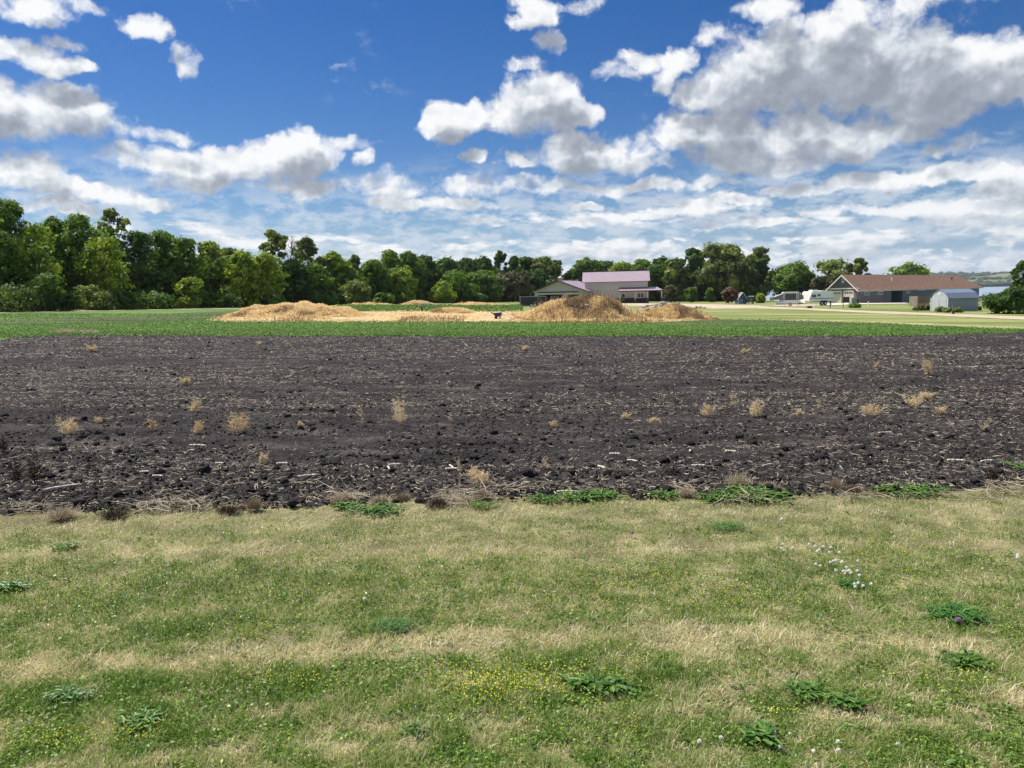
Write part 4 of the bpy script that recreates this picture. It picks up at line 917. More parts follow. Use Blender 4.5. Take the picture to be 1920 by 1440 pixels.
for (px, hw, yt, kd, fm, dD) in sorted(WALL, key=lambda q: q[0]):
    if px < -70: lb = None
    c = cnt.get((kd, fm), 0); cnt[(kd, fm)] = c + 1
    f = {'full': 'dense', 'airy': 'tall open crowned', 'tree': 'narrow'}[fm]
    tree(px, hw, yt, kd, fm, dD, label='%s %s tree, %s of its look from the left' % (f, LOOK[kd], ORD[c]), group='trees in the long row on the left')
bare_tree(545, 14, 450, 134, 'leafless grey tree between the two tall open crowned trees')
for i, (px, hw, yt, kd) in enumerate([(-60, 46, 524, 'B'), (18, 46, 537, 'D'), (84, 30, 512, 'A'), (128, 22, 546, 'A'), (176, 40, 538, 'D'), (238, 20, 548, 'A'), (292, 34, 552, 'A'), (352, 26, 522, 'C'), (432, 20, 553, 'A'), (505, 30, 556, 'A'), (592, 20, 548, 'A'), (668, 26, 530, 'D'), (715, 18, 548, 'A'),
                                      (830, 26, 528, 'C'), (893, 20, 550, 'A')]):
    tree(px, hw, yt, kd, 'bush', -7 if px < 600 else -20, label='%s shrub at the foot of the tree row, %s from the left' % (LOOK[kd], ORD[i]), group='shrubs at the foot of the tree row', name='shrub', cat='shrub')
def T(*a, **k): return tree(*a, **k)
T(1072, 18, 507, 'A', 'full', 0, label='small dark tree left behind the maroon roof cupola')
T(1098, 34, 490, 'B', 'full', 2, label='round green tree behind the left end of the maroon roof')
T(1136, 28, 493, 'A', 'full', 6, label='dark tree behind the middle of the maroon roof')
T(1168, 26, 494, 'C', 'full', 2, label='bright yellow green tree behind the maroon roof')
T(1204, 30, 490, 'B', 'full', 4, label='green tree behind the right end of the maroon roof')
T(1242, 30, 486, 'A', 'full', 2, label='dark tree right of the maroon roofed building')
T(1266, 22, 489, 'D', 'full', -4, label='grey green tree left of the tall dark one in the yard')
T(1297, 27, 469, 'A', 'tree', 6, label='tall dark green tree left of the large yard tree', base=.15)
T(1300, 34, 515, 'A', 'full', 10, label='dark mass of low tree under the tall dark one')
T(1362, 54, 462, 'D', 'tree', 0, label='very large broad tree standing in the yard behind the blue playhouse', nleaf=19000, base=.17)
T(1425, 28, 465, 'D', 'tree', 4, label='tall leaning tree at the right end of the yard trees', base=.16, nleaf=10000)
T(1395, 30, 505, 'A', 'full', 8, label='dark lower tree between the two largest yard trees')
T(1490, 44, 499, 'B', 'round', 0, label='wide round crowned tree behind the camping trailers', nleaf=12000)
T(1562, 36, 488, 'D', 'round', -6, label='thin crowned grey green tree left behind the brown roofed house', nleaf=3600)
T(1548, 22, 520, 'F', 'round', -10, label='brownish low tree behind the white trailer')
T(1612, 25, 485, 'D', 'airy', -10, label='open crowned tree behind the gable of the brown roofed house')
T(1705, 44, 497, 'B', 'round', 0, D=262, label='round green tree top rising behind the long brown roof', nleaf=5000)
T(1922, 22, 490, 'A', 'tree', 0, D=92, label='dark tree cut off by the right edge of the picture', base=.42)
T(1893, 30, 543, 'A', 'bush', 0, D=74, label='large round dark bush by the road at right', name='shrub', cat='shrub', nleaf=7000)
T(1925, 26, 560, 'A', 'bush', 0, D=76, label='dark bush cut off by the right edge', name='shrub', cat='shrub')
T(1367, 14.5, 541, 'E', 'round', 0, D=172, label='small purple leaved tree beside the blue playhouse', base=.25)
T(1259, 13, 537, 'F', 'round', 0, D=214, label='small brownish ornamental tree right of the porch')
T(1297, 13, 540, 'B', 'round', 0, D=222, label='small green tree on the lawn left of the large yard tree')
T(1331, 8, 541, 'B', 'bush', 0, D=230, label='light green shrub under the left side of the large yard tree', name='shrub', cat='shrub')
T(1426, 8.5, 552, 'C', 'bush', 0, D=196, label='bright green rounded shrub by the lake left of the campers', name='shrub', cat='shrub')
for (px, hw, yt, D, kd, lb) in [(1601, 9.5, 571, 113, 'B', 'low green plants under the blue grey utility cabinet'), (1735, 9, 572, 100, 'A', 'dark green shrub in front of the wooden fence panel'), (1745, 8, 573, 97, 'D', 'grey green shrub between fence panel and shed'), (1728, 14, 579, 92, 'F', 'low dry grassy plants by the fence panel'),
                                (1766, 9, 576, 82, 'D', 'tall dry garden plants in front of the shed door'), (1776, 7, 578, 80, 'D', 'pale garden plants at the near corner of the shed'), (1798, 7, 577, 80, 'D', 'garden plants right of the black barrel'), (1834, 5, 575, 92, 'A', 'dark plant at the right end of the shed')]:
    T(px, hw, yt, kd, 'bush', 0, D=D, label=lb, name='garden_plant', cat='plant', nleaf=500)
T(1168, 4, 558, 'B', 'bush', 0, D=190, label='small green shrub by the porch door', name='shrub', cat='shrub', nleaf=300)
SKYL = [(-500, 380), (0, 378), (30, 395), (60, 425), (140, 412), (230, 410), (250, 452), (300, 440), (350, 450), (400, 462), (460, 468), (520, 470), (545, 486), (600, 484), (660, 492), (700, 492), (740, 480), (800, 488), (870, 490), (960, 492), (1000, 490), (1040, 496)]
def woodland():
    r = np.random.default_rng(400); n = 52000; px = r.uniform(-500, 1040, n); D = np.interp(px, [-500, 0, 240, 480, 640, 800, 950, 1100], [78, 88, 103, 122, 150, 200, 245, 262]) + r.uniform(1, 12, n)
    x = (px - 960) / FPX * D; ty = np.interp(px, *zip(*SKYL)) + 26; hor = 555 - (px - 960) * math.tan(ROLL)
    top = CAM[2] + (hor - ty) / FPX * D - gz(x, D); z = gz(x, D) + r.random(n) * top * (.72 + .4 * vnoise(x * .3, D * .3, 4))
    leaf_quads('woodland_understory', np.stack([x, D, z], -1), r.normal(0, 1, (n, 3)), D * .0022 * r.uniform(.7, 1.3, n), LM['B'], np.clip(r.normal(.45, .25, n), 0, 1), r, kind='stuff')
    n = 14000; px = r.uniform(1050, 1420, n); D = 262 + r.uniform(4, 22, n); x = (px - 960) / FPX * D; z = gz(x, D) + r.random(n) * 8.5
    leaf_quads('woodland_understory', np.stack([x, D, z], -1), r.normal(0, 1, (n, 3)), D * .0022 * r.uniform(.7, 1.3, n), LM['A'], np.clip(r.normal(.25, .15, n), 0, 1), r, kind='stuff')
woodland()
# far shore -----------------------------------------------------------------------------------
def far_shore():
    n, m = 70, 260; az = np.linspace(rad(8), rad(70), m)[None, :]; t = np.linspace(0, 1, n)[:, None]
    R = 2900 + 4600 * t + 250 * (vnoise(az * 20, az * 0, 3) - .5)
    Hh = 38 + 40 * fbm(az * 9, t * 3, 4, 6) + 25 * fbm(az * 30, t * 8, 3, 8)
    Z = LAKE_Z - .5 + Hh * np.clip(t / .55, 0, 1) ** .9 * 1.0 + 1.6
    X = np.sin(az) * R; Y = np.cos(az) * R; V = np.stack([X, Y, Z + 0 * X], -1).reshape(-1, 3); I = np.arange(n * m).reshape(n, m)
    F = np.stack([I[:-1, :-1], I[:-1, 1:], I[1:, 1:], I[1:, :-1]], -1).reshape(-1, 4)
    setp(link('hills', npmesh('hills', V, F, [M['hill']], smooth=True)), kind='structure')
    r = np.random.default_rng(500); C = []; s = []
    for k in range(5200):
        a = r.uniform(rad(9), rad(68)); b = r.choice([.004, .03, .10, .22, .34, .55], p=[.34, .16, .1, .1, .1, .2]) + r.normal(0, .006)
        b = min(max(b, .002), .58)
        if b < .5 and vnoise(np.array([a * 60]), np.array([b * 30]), 7)[0] < .38: continue
        RR = 2900 + 4600 * b + 250 * (float(vnoise(np.array([a * 20]), np.array([0.0]), 3)[0]) - .5); j = min(n - 1, int(b * (n - 1))); i = min(m - 1, int((a - rad(8)) / rad(62) * (m - 1)))
        C.append((math.sin(a) * RR, math.cos(a) * RR, float(Z[j, i]) + 3)); s.append(r.uniform(7, 15) * (1 + b * .5))
    C = np.array(C); s = np.array(s); lumps('far_trees', C[:, 0], C[:, 1], C[:, 2], s, LMF, 1, 9, .75)
LMF = mat('far_foliage', (.035, .062, .026), .9, .4, .02)
far_shore()

# ------------------------------------------------------------------ buildings and things around the yard
def glass(nm='window_glass', c=(.03, .04, .05)):
    m, t, p = newmat(nm); p.inputs['Base Color'].default_value = (*c, 1); p.inputs['Roughness'].default_value = .08; p.inputs['Specular IOR Level'].default_value = .8
    pos = t.n.new('ShaderNodeTexCoord').outputs['Object']; b = t.n.new('ShaderNodeBump'); b.inputs['Strength'].default_value = .1; b.inputs['Distance'].default_value = .05
    t.l.new(t.noise(pos, 1.5, 2), b.inputs['Height']); t.l.new(b.outputs[0], p.inputs['Normal']); return m
M['glass'] = glass()
M['white'] = mat('white_trim', (.86, .84, .80), .55, .06, 4.0)
M['greige'] = mat('greige_metal_siding', (.53, .48, .45), .5, .05, 1.0)
M['greige_plain'] = mat('greige_trim', (.56, .49, .43), .5, .05, 1.0)
M['maroon'] = mat('maroon_trim', (.085, .035, .040), .5, .1, 2.0)
M['maroon_roof'] = mat('faded_maroon_sheen_roof', (.40, .30, .355), .38, .07, .6, wave=('x', .30, .4), spec=.6)  # faded maroon, paled further by sky sheen mixed into the colour
M['stonebrown'] = mat('brown_stone_band', (.075, .045, .045), .8, .4, 5.0, bump=.5)
M['dark'] = mat('shaded_interior', (.018, .016, .016), .9, .3, 1.0)  # near-black colour standing for the shade inside open bays
M['slate'] = mat('dark_slate_siding', (.110, .128, .150), .6, .08, 1.0, wave=('z', .18, .5))
M['slate2'] = mat('slate_gable_siding', (.100, .108, .112), .6, .08, 1.0, wave=('z', .18, .5))
M['shingle'] = mat('red_brown_shingles', (.27, .155, .105), .9, .30, 2.2, bump=.5, bscale=9.0)
M['cream'] = mat('cream_garage_door', (.72, .65, .54), .5, .05, 2.0, wave=('z', .52, .5))
M['brick'] = mat('brown_brick', (.20, .145, .115), .9, .35, 6.0, bump=.4)
M['wood'] = mat('weathered_wood', (.22, .155, .115), .85, .25, 2.0, wave=('x', .14, .6))
M['woodl'] = mat('pale_weathered_wood', (.36, .29, .24), .85, .2, 2.0, wave=('x', .14, .6))
M['black'] = mat('black_plastic', (.018, .018, .020), .5, .2, 4.0)
M['rubber'] = mat('tyre_rubber', (.020, .020, .020), .85, .2, 6.0)
M['steel'] = mat('grey_steel', (.30, .31, .33), .4, .1, 4.0, metal=.6)
M['rv'] = mat('white_fibreglass', (.88, .88, .86), .3, .05, 1.0)
M['cabinet'] = mat('blue_grey_paint', (.20, .27, .34), .45, .1, 2.0)
M['panelgrey'] = mat('dark_panel_back', (.060, .055, .065), .6, .15, 3.0)

def facade_x(ox, oy, phi, px):
    """distance along a wall starting at (ox, oy) in direction phi seen at photo column px"""
    k = (px - 960) / FPX; return (k * oy - ox) / (math.cos(phi) - k * math.sin(phi))
def window(parent, x0, z0, x1, z1, y=-.03, fr=.09, fm=None, panes=2, axis='x', name='window'):
    """framed window standing proud of the wall y=0 (or of x=0 when axis is 'y')"""
    def bx(b, a0, d0, c0, a1, d1, c1):
        if axis == 'x': b.box(a0, d0, c0, a1, d1, c1)
        else: b.box(d0, a0, c0, d1, a1, c1)
    f = MB(); bx(f, x0, y - .04, z0, x1, y, z0 + fr); bx(f, x0, y - .04, z1 - fr, x1, y, z1); bx(f, x0, y - .04, z0 + fr, x0 + fr, y, z1 - fr); bx(f, x1 - fr, y - .04, z0 + fr, x1, y, z1 - fr)
    for i in range(1, panes): xm = x0 + (x1 - x0) * i / panes; bx(f, xm - fr * .4, y - .035, z0 + fr, xm + fr * .4, y, z1 - fr)
    o = f.build(name, fm or M['white'], parent); g = MB(); bx(g, x0 + fr, y - .012, z0 + fr, x1 - fr, y - .002, z1 - fr); g.build('pane', M['glass'], o); return o

def farm_building():
    x0, y0 = G(1097, 568.5); zb = gz(x0, y0); rz = -math.atan2(x0 + 7, y0)
    R = empty('farm_building', (x0, y0, zb), rz, 'long greige metal farm building with faded maroon roof behind the tallest mound', 'building')
    Wd = 15.4; H = 5.35; Dp = 8.4; rise = 2.35
    b = MB(); b.prism([(0, -.5), (Dp, -.5), (Dp, H), (Dp / 2, H + rise), (0, H)], 'x', 0, Wd); b.build('wall', M['greige'], R)
    b = MB(); b.box(8.0, -.06, -.4, Wd + .05, -.004, 1.05); b.build('stone_band', M['stonebrown'], R)
    b = MB()
    for s in (0, 1):
        e0 = -.45 if s == 0 else Dp + .45; k = rise / (Dp / 2) * .45
        b.slab([(-.65, e0, H + .05 - k), (Wd + .55, e0, H + .05 - k), (Wd + .55, Dp / 2, H + rise + .10), (-.65, Dp / 2, H + rise + .10)][:: 1 if s == 0 else -1], .09)
    rf = b.build('roof', M['maroon_roof'], R); b = MB(); b.box(-.65, Dp / 2 - .14, H + rise + .09, Wd + .55, Dp / 2 + .14, H + rise + .17); b.build('ridge_cap', M['maroon'], rf)
    b = MB(); b.box(-.6, -.50, H - .30, Wd + .5, -.455, H - .20); b.build('eave_trim', M['maroon'], R)
    # porch lean-to, running past the right end
    X0, X1 = 8.4, 18.6; b = MB(); b.slab([(X0, -2.4, 2.85), (X1 + .3, -2.4, 2.85), (X1 - .9, 0.9, 3.65), (X0, -.01, 3.45)], .12); b.build('porch_roof', M['maroon_roof'], R)
    b = MB(); b.box(X0, -2.46, 2.60, X1 + .3, -2.405, 2.80); b.box(X0 - .05, -.05, 3.46, 15.3, -.004, 3.62); b.build('porch_fascia', M['maroon'], R)
    for x in (X0 + .1, 12.3, 15.3, X1): q = MB(); q.box(x - .12, -2.35, -.4, x + .12, -2.11, 2.68); p = q.build('porch_post', M['greige_plain'], R); q = MB(); q.box(x - .24, -2.47, -.4, x + .24, -1.99, .95 if x > 15 else .55); q.build('post_base', M['stonebrown'], p)
    b = MB(); b.box(8.9, -.10, .02, 9.95, -.065, 2.25); d = b.build('door', M['white'], R); b = MB(); b.box(9.05, -.125, .05, 9.80, -.105, 2.1); b.build('door_leaf', M['maroon'], d)
    window(R, 12.8, 1.0, 14.5, 2.3, -.03, .12); window(R, 4.7, 1.7, 5.3, 2.25, -.01, .08, panes=1)
    # wing with its gable turned a little to the left
    gx, gy = G(1009.8, 568.5); d = 1.0
    Lx = ((gx - x0) * math.cos(rz) + (gy - y0) * math.sin(rz)); Ly = (-(gx - x0) * math.sin(rz) + (gy - y0) * math.cos(rz))
    ww = 13.3; wh = 3.25; wr = 2.4; wd = 15.0; ang = rad(-16)
    def place(o): o.location = (-ww * math.cos(ang) + .15, -ww * math.sin(ang) - 3.6 + .0, 0); o.rotation_euler = (0, 0, ang); return o
    b = MB(); gp = [(0, wh), (ww / 2, wh + wr), (ww, wh)]
    b.prism([(0, -.5), (.9, -.5), (.9, 2.35), (7.6, 2.35), (7.6, -.5), (8.9, -.5), (8.9, 2.2), (11.9, 2.2), (11.9, -.5), (ww, -.5), (ww, wh), (ww / 2, wh + wr), (0, wh)], 'y', 0, .25)
    b.box(0, .25, -.5, .2, wd, wh); b.box(ww - .2, .25, -.5, ww, wd, wh); b.box(.2, 6, -.5, ww - .2, 6.2, wh)
    place(b.build('wing_wall', M['greige'], R))
    b = MB(); b.box(.25, 5.9, -.4, ww - .25, 5.98, wh - .05); b.box(.25, .3, -.4, ww - .25, 5.9, -.3); place(b.build('shaded_garage_interior', M['dark'], R))  # back and floor coloured near-black for the shade in the garage
    b = MB()
    for s in (0, 1):
        xe = -.7 if s == 0 else ww + .7; k = wr / (ww / 2) * .7
        b.slab([(xe, -.4, wh + .06 - k), (xe, wd, wh + .06 - k), (ww / 2, wd, wh + wr + .12), (ww / 2, -.4, wh + wr + .12)][:: 1 if s else -1], .12)
    wr_o = place(b.build('wing_roof', M['maroon_roof'], R))
    b = MB()
    for s in (0, 1):
        xe = -.72 if s == 0 else ww + .72; k = wr / (ww / 2) * .7
        b.slab([(xe, -.47, wh + .0 - k), (xe, -.405, wh + .0 - k), (ww / 2, -.405, wh + wr + .06), (ww / 2, -.47, wh + wr + .06)][:: 1 if s else -1], .20)
    place(b.build('gable_trim', M['maroon'], R))
    b = MB(); b.box(.8, -.08, 2.75, 11.6, -.01, 3.02); place(b.build('header_band', M['maroon'], R))
    for xa, xb in ((.75, 7.75), (8.75, 12.05)): b = MB(); b.box(xa, -.06, 2.36, xb, -.01, 2.5); b.box(xa, -.06, -.4, xa + .14, -.01, 2.36); b.box(xb - .14, -.06, -.4, xb, -.01, 2.36); place(b.build('garage_door_frame', M['white'], R))
    b = MB(); b.box(ww / 2 - .42, .4, wh + wr, ww / 2 + .42, 1.24, wh + wr + .75); b.add([(ww / 2 - .55, .27, wh + wr + .75), (ww / 2 + .55, .27, wh + wr + .75), (ww / 2 + .55, 1.37, wh + wr + .75), (ww / 2 - .55, 1.37, wh + wr + .75), (ww / 2, .82, wh + wr + 1.25)], [(0, 1, 4), (1, 2, 4), (2, 3, 4), (3, 0, 4), (3, 2, 1, 0)])
    place(b.build('cupola', M['maroon_roof'], R))
farm_building()

def house():
    x0, y0 = G(1606, 568.5); zb = gz(x0, y0); phi = rad(35)
    R = empty('lake_house', (x0, y0, zb), phi, 'long dark slate house with red brown shingle roof and two cream garage doors', 'house')
    K = y0 / 148.0; R.scale = (K, K, K); fx = lambda px: facade_x(x0, y0, phi, px) / K
    L = fx(1834.5); Dg = 5.8; H = 2.85; rise = 2.55
    ex0, ex1 = fx(1671), fx(1692)
    b = MB(); b.box(0.0, 0, -.6, ex0, Dg, H); b.box(ex1, 0, -1.4, L, Dg, H); b.box(ex0, 3.2, -1, ex1, Dg, H); b.box(ex0, 0, 2.45, ex1, .2, H); b.build('wall', M['slate'], R)
    b = MB(); b.box(ex0, 3.1, -.9, ex1, 3.19, 2.44); b.build('recess_shade_sheet', M['dark'], R)  # near-black sheet before the back wall, shade of the recess as colour
    b = MB(); b.prism([(0, H), (Dg, H), (Dg / 2, H + rise)], 'x', 0, .25); b.build('gable', M['slate2'], R)
    # roof with a hipped far end
    o = .6; k = rise / (Dg / 2) * o; zl = H + .08 - k; zt = H + rise + .12; hx = L - 4.2; b = MB()
    b.slab([(-o, -o, zl), (L + o, -o, zl), (hx, Dg / 2, zt - .25), (-o, Dg / 2, zt)], .14); b.slab([(-o, Dg + o, zl), (-o, Dg / 2, zt), (hx, Dg / 2, zt - .25), (L + o, Dg + o, zl)], .14)
    b.slab([(L + o, -o, zl), (L + o, Dg + o, zl), (hx, Dg / 2, zt - .25)], .14)
    rf = b.build('roof', M['shingle'], R)
    for px in (1684.5, 1796): xx = fx(px); b = MB(); b.cyl((xx, 1.5, H + .9), (xx, 1.5, H + 2.05), .11, .11, 8); b.build('vent_pipe', M['white'] if px < 1700 else M['black'], rf)
    b = MB()
    for s in (0, 1):
        ye = -o - .03 if s == 0 else Dg + o + .03
        b.slab([(-o - .07, ye, zl - .02), (-o - .004, ye, zl - .02), (-o - .004, Dg / 2, zt - .02), (-o - .07, Dg / 2, zt - .02)][:: 1 if s == 0 else -1], .24)
    b.build('bargeboard', M['white'], R)
    b = MB(); b.box(-o, -o - .06, zl - .20, L + o, -o - .004, zl - .03); b.build('gutter', M['greige_plain'], R)
    b = MB(); b.box(-.14, -.3, H - .12, -.004, Dg + .3, H + .10); b.build('gable_band', M['white'], R)
    for i, (ya, yb) in enumerate(((.75, 2.55), (3.25, 5.05))):
        b = MB(); b.box(-.05, ya, -.1, -.006, yb, 2.25); d = b.build('garage_door', M['cream'], R)
        b = MB()
        for q in range(4): w = (yb - ya) / 4; b.box(-.075, ya + w * q + .08, 1.86, -.052, ya + w * (q + 1) - .08, 2.12)
        b.build('door_window', M['glass'], d)
        b = MB(); b.box(-.09, ya - .14, -.1, -.02, ya - .005, 2.4); b.box(-.09, yb + .005, -.1, -.02, yb + .14, 2.4); b.box(-.09, ya, 2.26, -.02, yb, 2.4); b.build('door_frame', M['white'], d)
    for ya, yb in ((0.0, .60), (2.70, 3.10), (5.20, 5.8)): b = MB(); b.box(-.12, ya, -.6, -.005, yb, H - .13); b.build('brick_pier', M['brick'], R)
    window(R, Dg / 2 - .26, H + 1.15, Dg / 2 + .26, H + 2.15, -.02, .12, panes=1, axis='y', name='attic_window')
    b = MB(); b.box(.05, -.08, -.9, fx(1658), -.005, .95); b.build('brick_band', M['brick'], R)
    b = MB(); b.box(fx(1658), -.10, -.8, fx(1667), -.005, 2.1); b.build('side_door', M['slate2'], R)
    for a, c, z0, z1 in ((1620, 1630.5, 1.45, 2.1), (1645.5, 1655.5, 1.5, 2.15), (1697.5, 1706, 1.6, 2.35), (1720, 1734, 2.05, 2.55), (1755, 1768, 1.9, 2.5)): window(R, fx(a), z0, fx(c), z1, -.02, .12, fm=M['greige_plain'], panes=2 if c - a > 11 else 1)
house()

def shed():
    x0, y0 = G(1777, 583.4); zb = gz(x0, y0); R = empty('garden_shed', (x0, y0, zb), rad(12), 'small grey metal garden shed with gambrel roof standing by the road', 'shed'); sc = y0 / 94.0
    M['shedside'] = mat('shaded_shed_siding', (.255, .275, .335), .5, .05, 1.0, wave=('x', .2, .45)); M['shedgable'] = mat('sunlit_shed_gable', (.50, .52, .56), .5, .05, 1.0, wave=('y', .2, .25)); M['shedroof'] = mat('blue_grey_metal_roof', (.19, .23, .32), .38, .06, 1.0, wave=('x', .2, .5))  # long wall coloured darker for shade, gable paler for sunlight
    Wd = 2.62; L = 3.95; e = 1.45; m = 2.02; p = 2.42
    b = MB(); b.box(.02, 0, -.3, L, Wd, e); b.build('wall', M['shedside'], R)
    prof = [(0, -.3), (Wd, -.3), (Wd, e), (Wd - .42, m), (Wd / 2, p), (.42, m), (0, e)]
    for xa, xb in ((-.03, .02), (L, L + .05)): b = MB(); b.prism(prof, 'x', xa, xb); b.build('gable', M['shedgable'], R)
    for q, (y_, z_, y2, z2) in enumerate(((-.12, e - .05, .40, m), (.40, m, Wd / 2, p), (Wd - .40, m, Wd / 2, p), (Wd + .12, e - .05, Wd - .40, m))):
        b = MB(); b.slab([(-.08, y_, z_ + .05), (L + .1, y_, z_ + .05), (L + .1, y2, z2 + .05), (-.08, y2, z2 + .05)], .05); b.build('roof', M['shedroof'], R)
    b = MB(); b.box(-.06, .25, -.02, -.033, Wd - .25, 1.42); d = b.build('door', M['shedgable'], R)
    b = MB(); b.box(-.075, Wd / 2 - .012, 0, -.062, Wd / 2 + .012, 1.4); b.box(-.09, Wd / 2 - .15, .7, -.062, Wd / 2 - .05, .75); b.build('door_latch', M['steel'], d)
    for (a, c) in ((-.05, -.03), (-.05, Wd - .02)): b = MB(); b.box(a - .02, c, -.3, a + .05, c + .05, e); b.build('corner_trim', M['white'], R)
    b = MB(); b.box(-.06, Wd / 2 - .12, 1.78, -.032, Wd / 2 + .12, 2.06); b.build('gable_vent', M['white'], R)
shed()

def wheel(parent, x, y, z, r, w, name='wheel'):
    b = MB(); b.cyl((x, y, z), (x, y + w, z), r, r, 20); o = b.build(name, M['rubber'], parent, True); b = MB(); b.cyl((x, y - .012, z), (x, y - .002, z), r * .6, r * .55, 14); b.build('rim', M['white'], o)

def travel_trailer():
    x0, y0 = G(1517.5, 573.2); R = empty('travel_trailer', (x0, y0, gz(x0, y0)), rad(18), 'white travel trailer with blue green stripe parked before the garage', 'travel trailer')
    L = 5.3; Wd = 2.35
    b = MB(); b.prism([(0.05, .55), (L, .55), (L + .05, 1.5), (L - .10, 2.35), (L - .45, 2.58), (.62, 2.55), (.42, 2.42), (-.10, 1.25), (-.10, .8)], 'y', 0, Wd); b.build('body', M['rv'], R)
    b = MB(); b.add([(-.115, .35, 1.35), (-.115, Wd - .35, 1.35), (.375, Wd - .35, 2.28), (.375, .35, 2.28)], [(0, 1, 2, 3)]); b.add([(-.10, .35, 1.35), (-.10, Wd - .35, 1.35), (.39, Wd - .35, 2.28), (.39, .35, 2.28)], [(3, 2, 1, 0)]); b.build('front_shield', mat('yellowed_plastic', (.60, .55, .38), .4), R)
    M['stripe'] = mat('blue_green_stripe', (.06, .16, .22), .4)
    b = MB(); b.box(.1, -.012, 1.18, L, -.003, 1.30); b.build('stripe', M['stripe'], R)
    b = MB(); b.box(-.02, -.014, .58, L, -.004, .72); b.build('skirt_trim', M['steel'], R)
    window(R, .45, 1.45, 1.45, 2.0, -.004, .06, fm=M['steel'], panes=2); window(R, 1.75, 1.65, 2.4, 2.05, -.004, .06, fm=M['steel'], panes=1)
    b = MB(); b.prism([(1.0, 2.56), (2.5, 2.56), (2.35, 2.82), (1.15, 2.82)], 'y', .6, 1.6); b.build('air_conditioner', M['rv'], R)
    b = MB(); b.box(3.1, .8, 2.57, 3.7, 1.3, 2.68); b.build('roof_vent', M['rv'], R)
    for x in (2.75, 3.55): wheel(R, x, -.03, .34, .34, .24)
    b = MB(); b.prism([(2.3, .55), (4.0, .55), (3.85, .86), (2.45, .86)], 'y', -.02, -.004); b.build('wheel_arch', M['black'], R)
    b = MB(); b.box(-.75, .3, .45, -.12, 1.0, 1.0); b.build('front_box', M['rv'], R)
    b = MB(); b.cyl((-.2, .3, .5), (-1.4, 1.17, .5), .05); b.cyl((-.2, 2.05, .5), (-1.4, 1.17, .5), .05); b.cyl((-1.3, 1.17, 0), (-1.3, 1.17, .6), .04); b.build('hitch', M['black'], R)
    b = MB(); b.box(L - .5, .1, 0, L - .4, .2, .55); b.build('jack', M['black'], R)
travel_trailer()

def popup_camper():
    x0, y0 = G(1468, 574); R = empty('popup_camper', (x0, y0, gz(x0, y0)), rad(-15), 'pop-up tent camper with raised white roof left of the travel trailer', 'camper'); u = y0 / 132.0
    M['canvas'] = mat('grey_tent_canvas', (.22, .21, .225), .9, .1, 3.0); M['canvas2'] = mat('pinkish_canvas', (.33, .28, .28), .9, .1, 3.0); M['bluetrim'] = mat('dark_blue_trim', (.02, .035, .10), .5)
    b = MB(); b.box(0, 0, .42, 2.5, 2.0, 1.02); b.box(-1.1, .1, .42, -.004, 1.9, .85); b.build('body', M['rv'], R)
    b = MB(); b.box(-.05, -.03, 1.03, 3.0, 2.0, 1.14); b.build('blue_trim', M['bluetrim'], R)
    b = MB(); b.prism([(-.08, 2.18), (2.62, 2.18), (2.62, 2.34), (2.4, 2.44), (.1, 2.44), (-.08, 2.34)], 'y', -.05, 2.05); b.build('roof', M['rv'], R)
    b = MB(); b.box(.28, .0, 1.15, 2.1, .04, 2.1); b.build('screen_window', M['glass'], R)
    b = MB(); b.box(0, .05, 1.15, 2.5, 1.95, 2.175); b.build('canvas', M['canvas'], R)
    for x in (0, .22, 2.16, 2.42): q = MB(); q.box(x, -.02, 1.15, x + .07, .045, 2.17); q.build('roof_support', M['rv'], R)
    b = MB(); b.prism([(-1.35, 1.12), (-.004, 1.12), (-.004, 2.10), (-1.35, 1.60)], 'y', .05, 1.95); bl = b.build('bunk_tent', M['canvas'], R)
    b = MB(); b.slab([(-1.40, 0, 1.64), (-.01, 0, 2.16), (-.01, 2.0, 2.16), (-1.40, 2.0, 1.64)], .03); b.build('bunk_cover', M['white'], bl)
    b = MB(); b.box(-2.15, .05, 1.0, -1.42, 1.95, 1.55); b.build('bunk_end', M['canvas2'], bl)
    b = MB(); b.prism([(2.505, 1.12), (3.35, 1.12), (3.35, 1.7), (2.505, 2.1)], 'y', .05, 1.95); br = b.build('bunk_tent', M['canvas'], R)
    b = MB(); b.slab([(2.51, 0, 2.15), (3.42, 0, 1.76), (3.42, 2.0, 1.76), (2.51, 2.0, 2.15)], .03); b.build('bunk_cover', M['white'], br)
    wheel(R, 1.2, -.05, .27, .27, .2)
    b = MB(); b.box(-1.15, .05, .28, 3.0, .15, .40); b.cyl((.2, .1, 0), (.2, .1, .42), .03); b.cyl((2.4, .1, 0), (2.4, .1, .42), .03); b.cyl((3.0, 1, .34), (3.9, 1, .34), .04); b.build('chassis', M['black'], R)
popup_camper()

